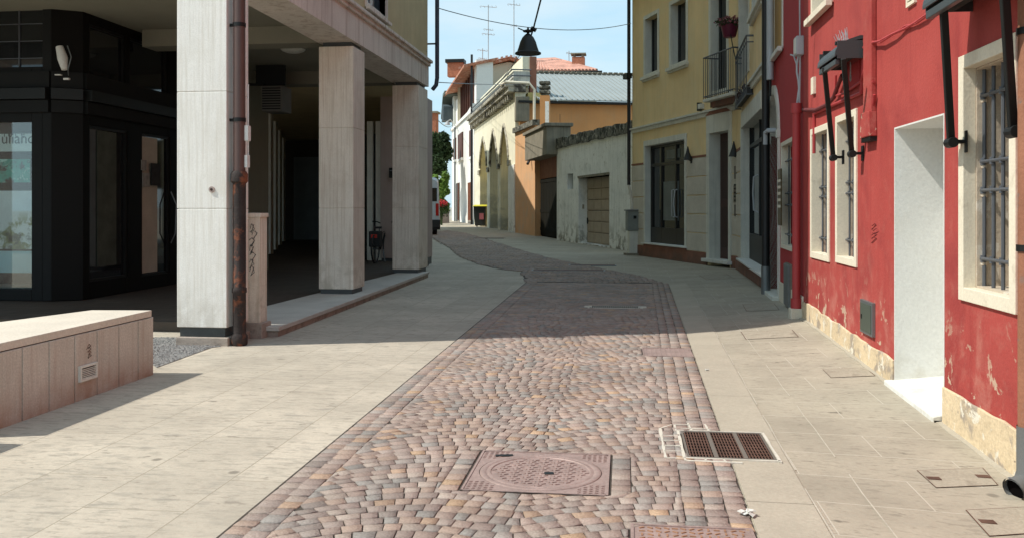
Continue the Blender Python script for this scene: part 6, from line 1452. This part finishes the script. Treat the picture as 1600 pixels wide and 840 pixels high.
seg(m, (gx0-.125, gy0-.03), (gx0-.130, gy1+.05), .02); seg(m, (gx0-.125, gy0-.03), (gx0-.02, gy0-.03)); seg(m, (gx0-.02, gy0-.03), (gx0-.01, gy0-.07)); seg(m, (gx0-.01, gy0-.075), (gx0+.3, gy0-.08), .022); seg(m, (gx0+.1, gy0-.02), (gx0+.1, gy0-.07)); seg(m, (gx0+.2, gy0-.02), (gx0+.21, gy0-.07))
seg(m, (gx0-.13, gy1+.05), (gx0-.05, gy1+.16)); seg(m, (gx0-.03, gy1), (gx0-.03, gy1+.16)); seg(m, (gx0-.03, gy1+.16), (gx0+.07, gy1+.17)); seg(m, (gx0+.07, gy1+.03), (gx0+.06, gy1+.22)); seg(m, (gx0+.0, gy1+.07), (gx0+.20, gy1+.07)); seg(m, (gx0+.18, gy1+.02), (gx0+.17, gy1+.2))
m.build('mortar', m_mortw, dg)
# near rectangular cover, cut by the frame
cx0, cx1, cy0, cy1 = CV; cv = thing('manhole_cover', 'rusty rectangular cast iron cover at the bottom edge of the cobbles', 'manhole cover', WORLD, ((cx0+cx1)/2, (cy0+cy1)/2, 0))
m = MB(); m.box(cx0, cx1, cy0, cy1, -.02, .012); m.build('lid', m_ironc, cv); m = MB(); b_ = .015
m.box(cx0, cx1, cy1-b_, cy1, 0, .017); m.box(cx0, cx0+b_, cy0, cy1-b_, 0, .017); m.box(cx1-b_, cx1, cy0, cy1-b_, 0, .017); m.box(cx0, cx1, cy0-b_, cy0, 0, .017); m.build('frame', m_ironc, cv)
m = MB(); rr = random.Random(9)
for i in range(13):
    for j in range(9):
        m.obox((cx0+.05+i*(cx1-cx0-.1)/12, cy0+.04+j*(cy1-cy0-.08)/8, .013), (.026, .008, .006), rr.choice((.6, -.6, 1.57, 0)))
m.build('relief', mat('worn relief', (.32, .17, .10), .6, .2, 8, .2), cv)
# far small cover in the cobbles
x0, x1, y0, y1 = SV; cv = thing('iron_cover', 'small rusty rectangular iron cover near the right edge of the cobbles', 'cover', WORLD, ((x0+x1)/2, (y0+y1)/2, 0))
m = MB(); m.box(x0, x1, y0, y1, -.02, .012); m.build('lid', m_ironc, cv); m = MB(); m.box(x0, x1, y0, y0+.012, 0, .018); m.box(x0, x1, y1-.012, y1, 0, .018); m.box(x0, x0+.012, y0, y1, 0, .0175); m.box(x1-.012, x1, y0, y1, 0, .0175); m.build('frame', m_ironc, cv); m = MB(); [m.box(x0+.03+k*(x1-x0-.06)/9, x0+.04+k*(x1-x0-.06)/9, y0+.02, y1-.02, .012, .016) for k in range(10)]; m.build('ribs', m_ironc, cv)
# stone filled covers in the right pavement
m_infill = mat('cover infill', (.37, .32, .25), .85, .12, 4, .4, 40, grain=.12, patches=(((.26, .22, .17), 6, .52, .68),))
def pav_cover(p, lab, dark=0, handles=True):
    pts = [GG(*q) for q in p]; c = sum(pts, Vector((0, 0, 0)))/4; t_ = thing('inspection_cover', lab, 'cover', WORLD, tuple(c), 'inspection covers in the right pavement')
    def lift(P_, dz): return (P_.x, P_.y, ground_z(P_.x, P_.y)+dz)
    ins = [q.lerp(c, .03) for q in pts]; in2 = [q.lerp(c, .075) for q in pts]
    m = MB()
    def rg(A_, B_, dz):
        for k in range(4): m.poly([lift(A_[k], dz), lift(A_[(k+1) % 4], dz), lift(B_[(k+1) % 4], dz), lift(B_[k], dz)])
    rg(pts, ins, .0045); m.build('frame', m_ironr, t_)
    m = MB(); m.poly([lift(q, .0035) for q in ins]); m.build('infill', m_infill if not dark else m_ironr, t_)
    if handles:
        for f in (.12, .88):
            m = MB(); h = pts[0].lerp(pts[1], f).lerp(pts[3].lerp(pts[2], f), .5); z = ground_z(h.x, h.y); m.box(h.x-.035, h.x+.035, h.y-.025, h.y+.025, z+.002, z+.007); m.build('lifting_eye', m_ironr, t_)
pav_cover([(1462, 762), (1560, 758), (1536, 731), (1432, 735)], 'stone filled cover with two lifting eyes nearest the drainpipe spout')
pav_cover([(1545, 838), (1690, 828), (1640, 790), (1508, 797)], 'stone filled cover cut by the bottom right corner of the picture')
pav_cover([(1298, 590), (1368, 587), (1352, 574), (1285, 577)], 'thin outlined cover in front of the white door niche', handles=False)
pav_cover([(1165, 530), (1248, 526), (1238, 515), (1157, 518)], 'outlined cover at the edge of the shadow on the right pavement', handles=False)
pav_cover([(1166, 486), (1218, 484), (1210, 474), (1160, 475)], 'rough cover in the shade in front of the arched doorway', handles=False)
pav_cover([(1104, 437), (1148, 435), (1135, 428), (1092, 430)], 'cover in the shade in front of the house door', handles=False)
# slot drain in the shaded cobbles
a = G(918, 482); b = G(1004, 479); c = G(925, 474); sd_ = thing('slot_drain', 'narrow slotted channel drain across the shaded cobbles', 'drain', WORLD, ((a.x+b.x)/2, a.y, 0))
m = MB(); m.box(a.x, b.x, a.y, a.y+.30, .0, .0175); m.build('frame', m_mortw, sd_); m = MB(); n = 24
for k in range(n): x = a.x+.03+(b.x-a.x-.06)*k/n; m.box(x, x+.018, a.y+.03, a.y+.27, .017, .0185)
m.build('slots', m_dark, sd_)
for x in (a.x-.05, b.x-.06): m = MB(); m.box(x, x+.11, a.y+.08, a.y+.24, .012, .024); m.build('pale_end', m_mortw, sd_)
for px, py, w_, h, lab in ((926, 415, 1.1, .32, 'dark iron cover at the far right edge of the bending cobbles'), (764, 372.5, 1.4, .5, 'farthest dark iron cover in the cobbles before the arches'), (888, 423, 1.6, .35, 'dark patched cover in the middle of the bending cobbles')):
    p = G(px, py); t_ = thing('iron_cover', lab, 'cover', WORLD, tuple(p), 'dark iron covers in the far cobbles'); m = MB(); m.box(p.x-w_/2, p.x+w_/2, p.y-h/2, p.y+h/2, 0, .022); m.build('lid', m_ironr, t_, bevel=.003); m = MB(); m.box(p.x-w_/2-.04, p.x+w_/2+.04, p.y-h/2-.04, p.y+h/2+.04, 0, .018); m.build('frame', m_zinc, t_)
# litter
for px, py, lab in ((1167, 808, 'crumpled white paper at the corner of the near iron cover'), (1105, 580, 'tiny white paper scrap on the kerb stones')):
    p = GG(px, py); rr = random.Random(px); m = MB(); R0 = .028 if px == 1167 else .014
    for k in range(7): m.obox((p.x+rr.uniform(-1, 1)*R0, p.y+rr.uniform(-1, 1)*R0*.7, p.z+.012+rr.uniform(0, R0)), (R0*1.2, R0*.9, .004), rr.uniform(0, 3), rr.uniform(-1, 1))
    tag(m.build('paper_scrap', m_white), lab, 'litter')
# brown leaf-like scraps on the left paving
for o in list(bpy.data.objects):
    if 'off' in o.keys(): del o['off']
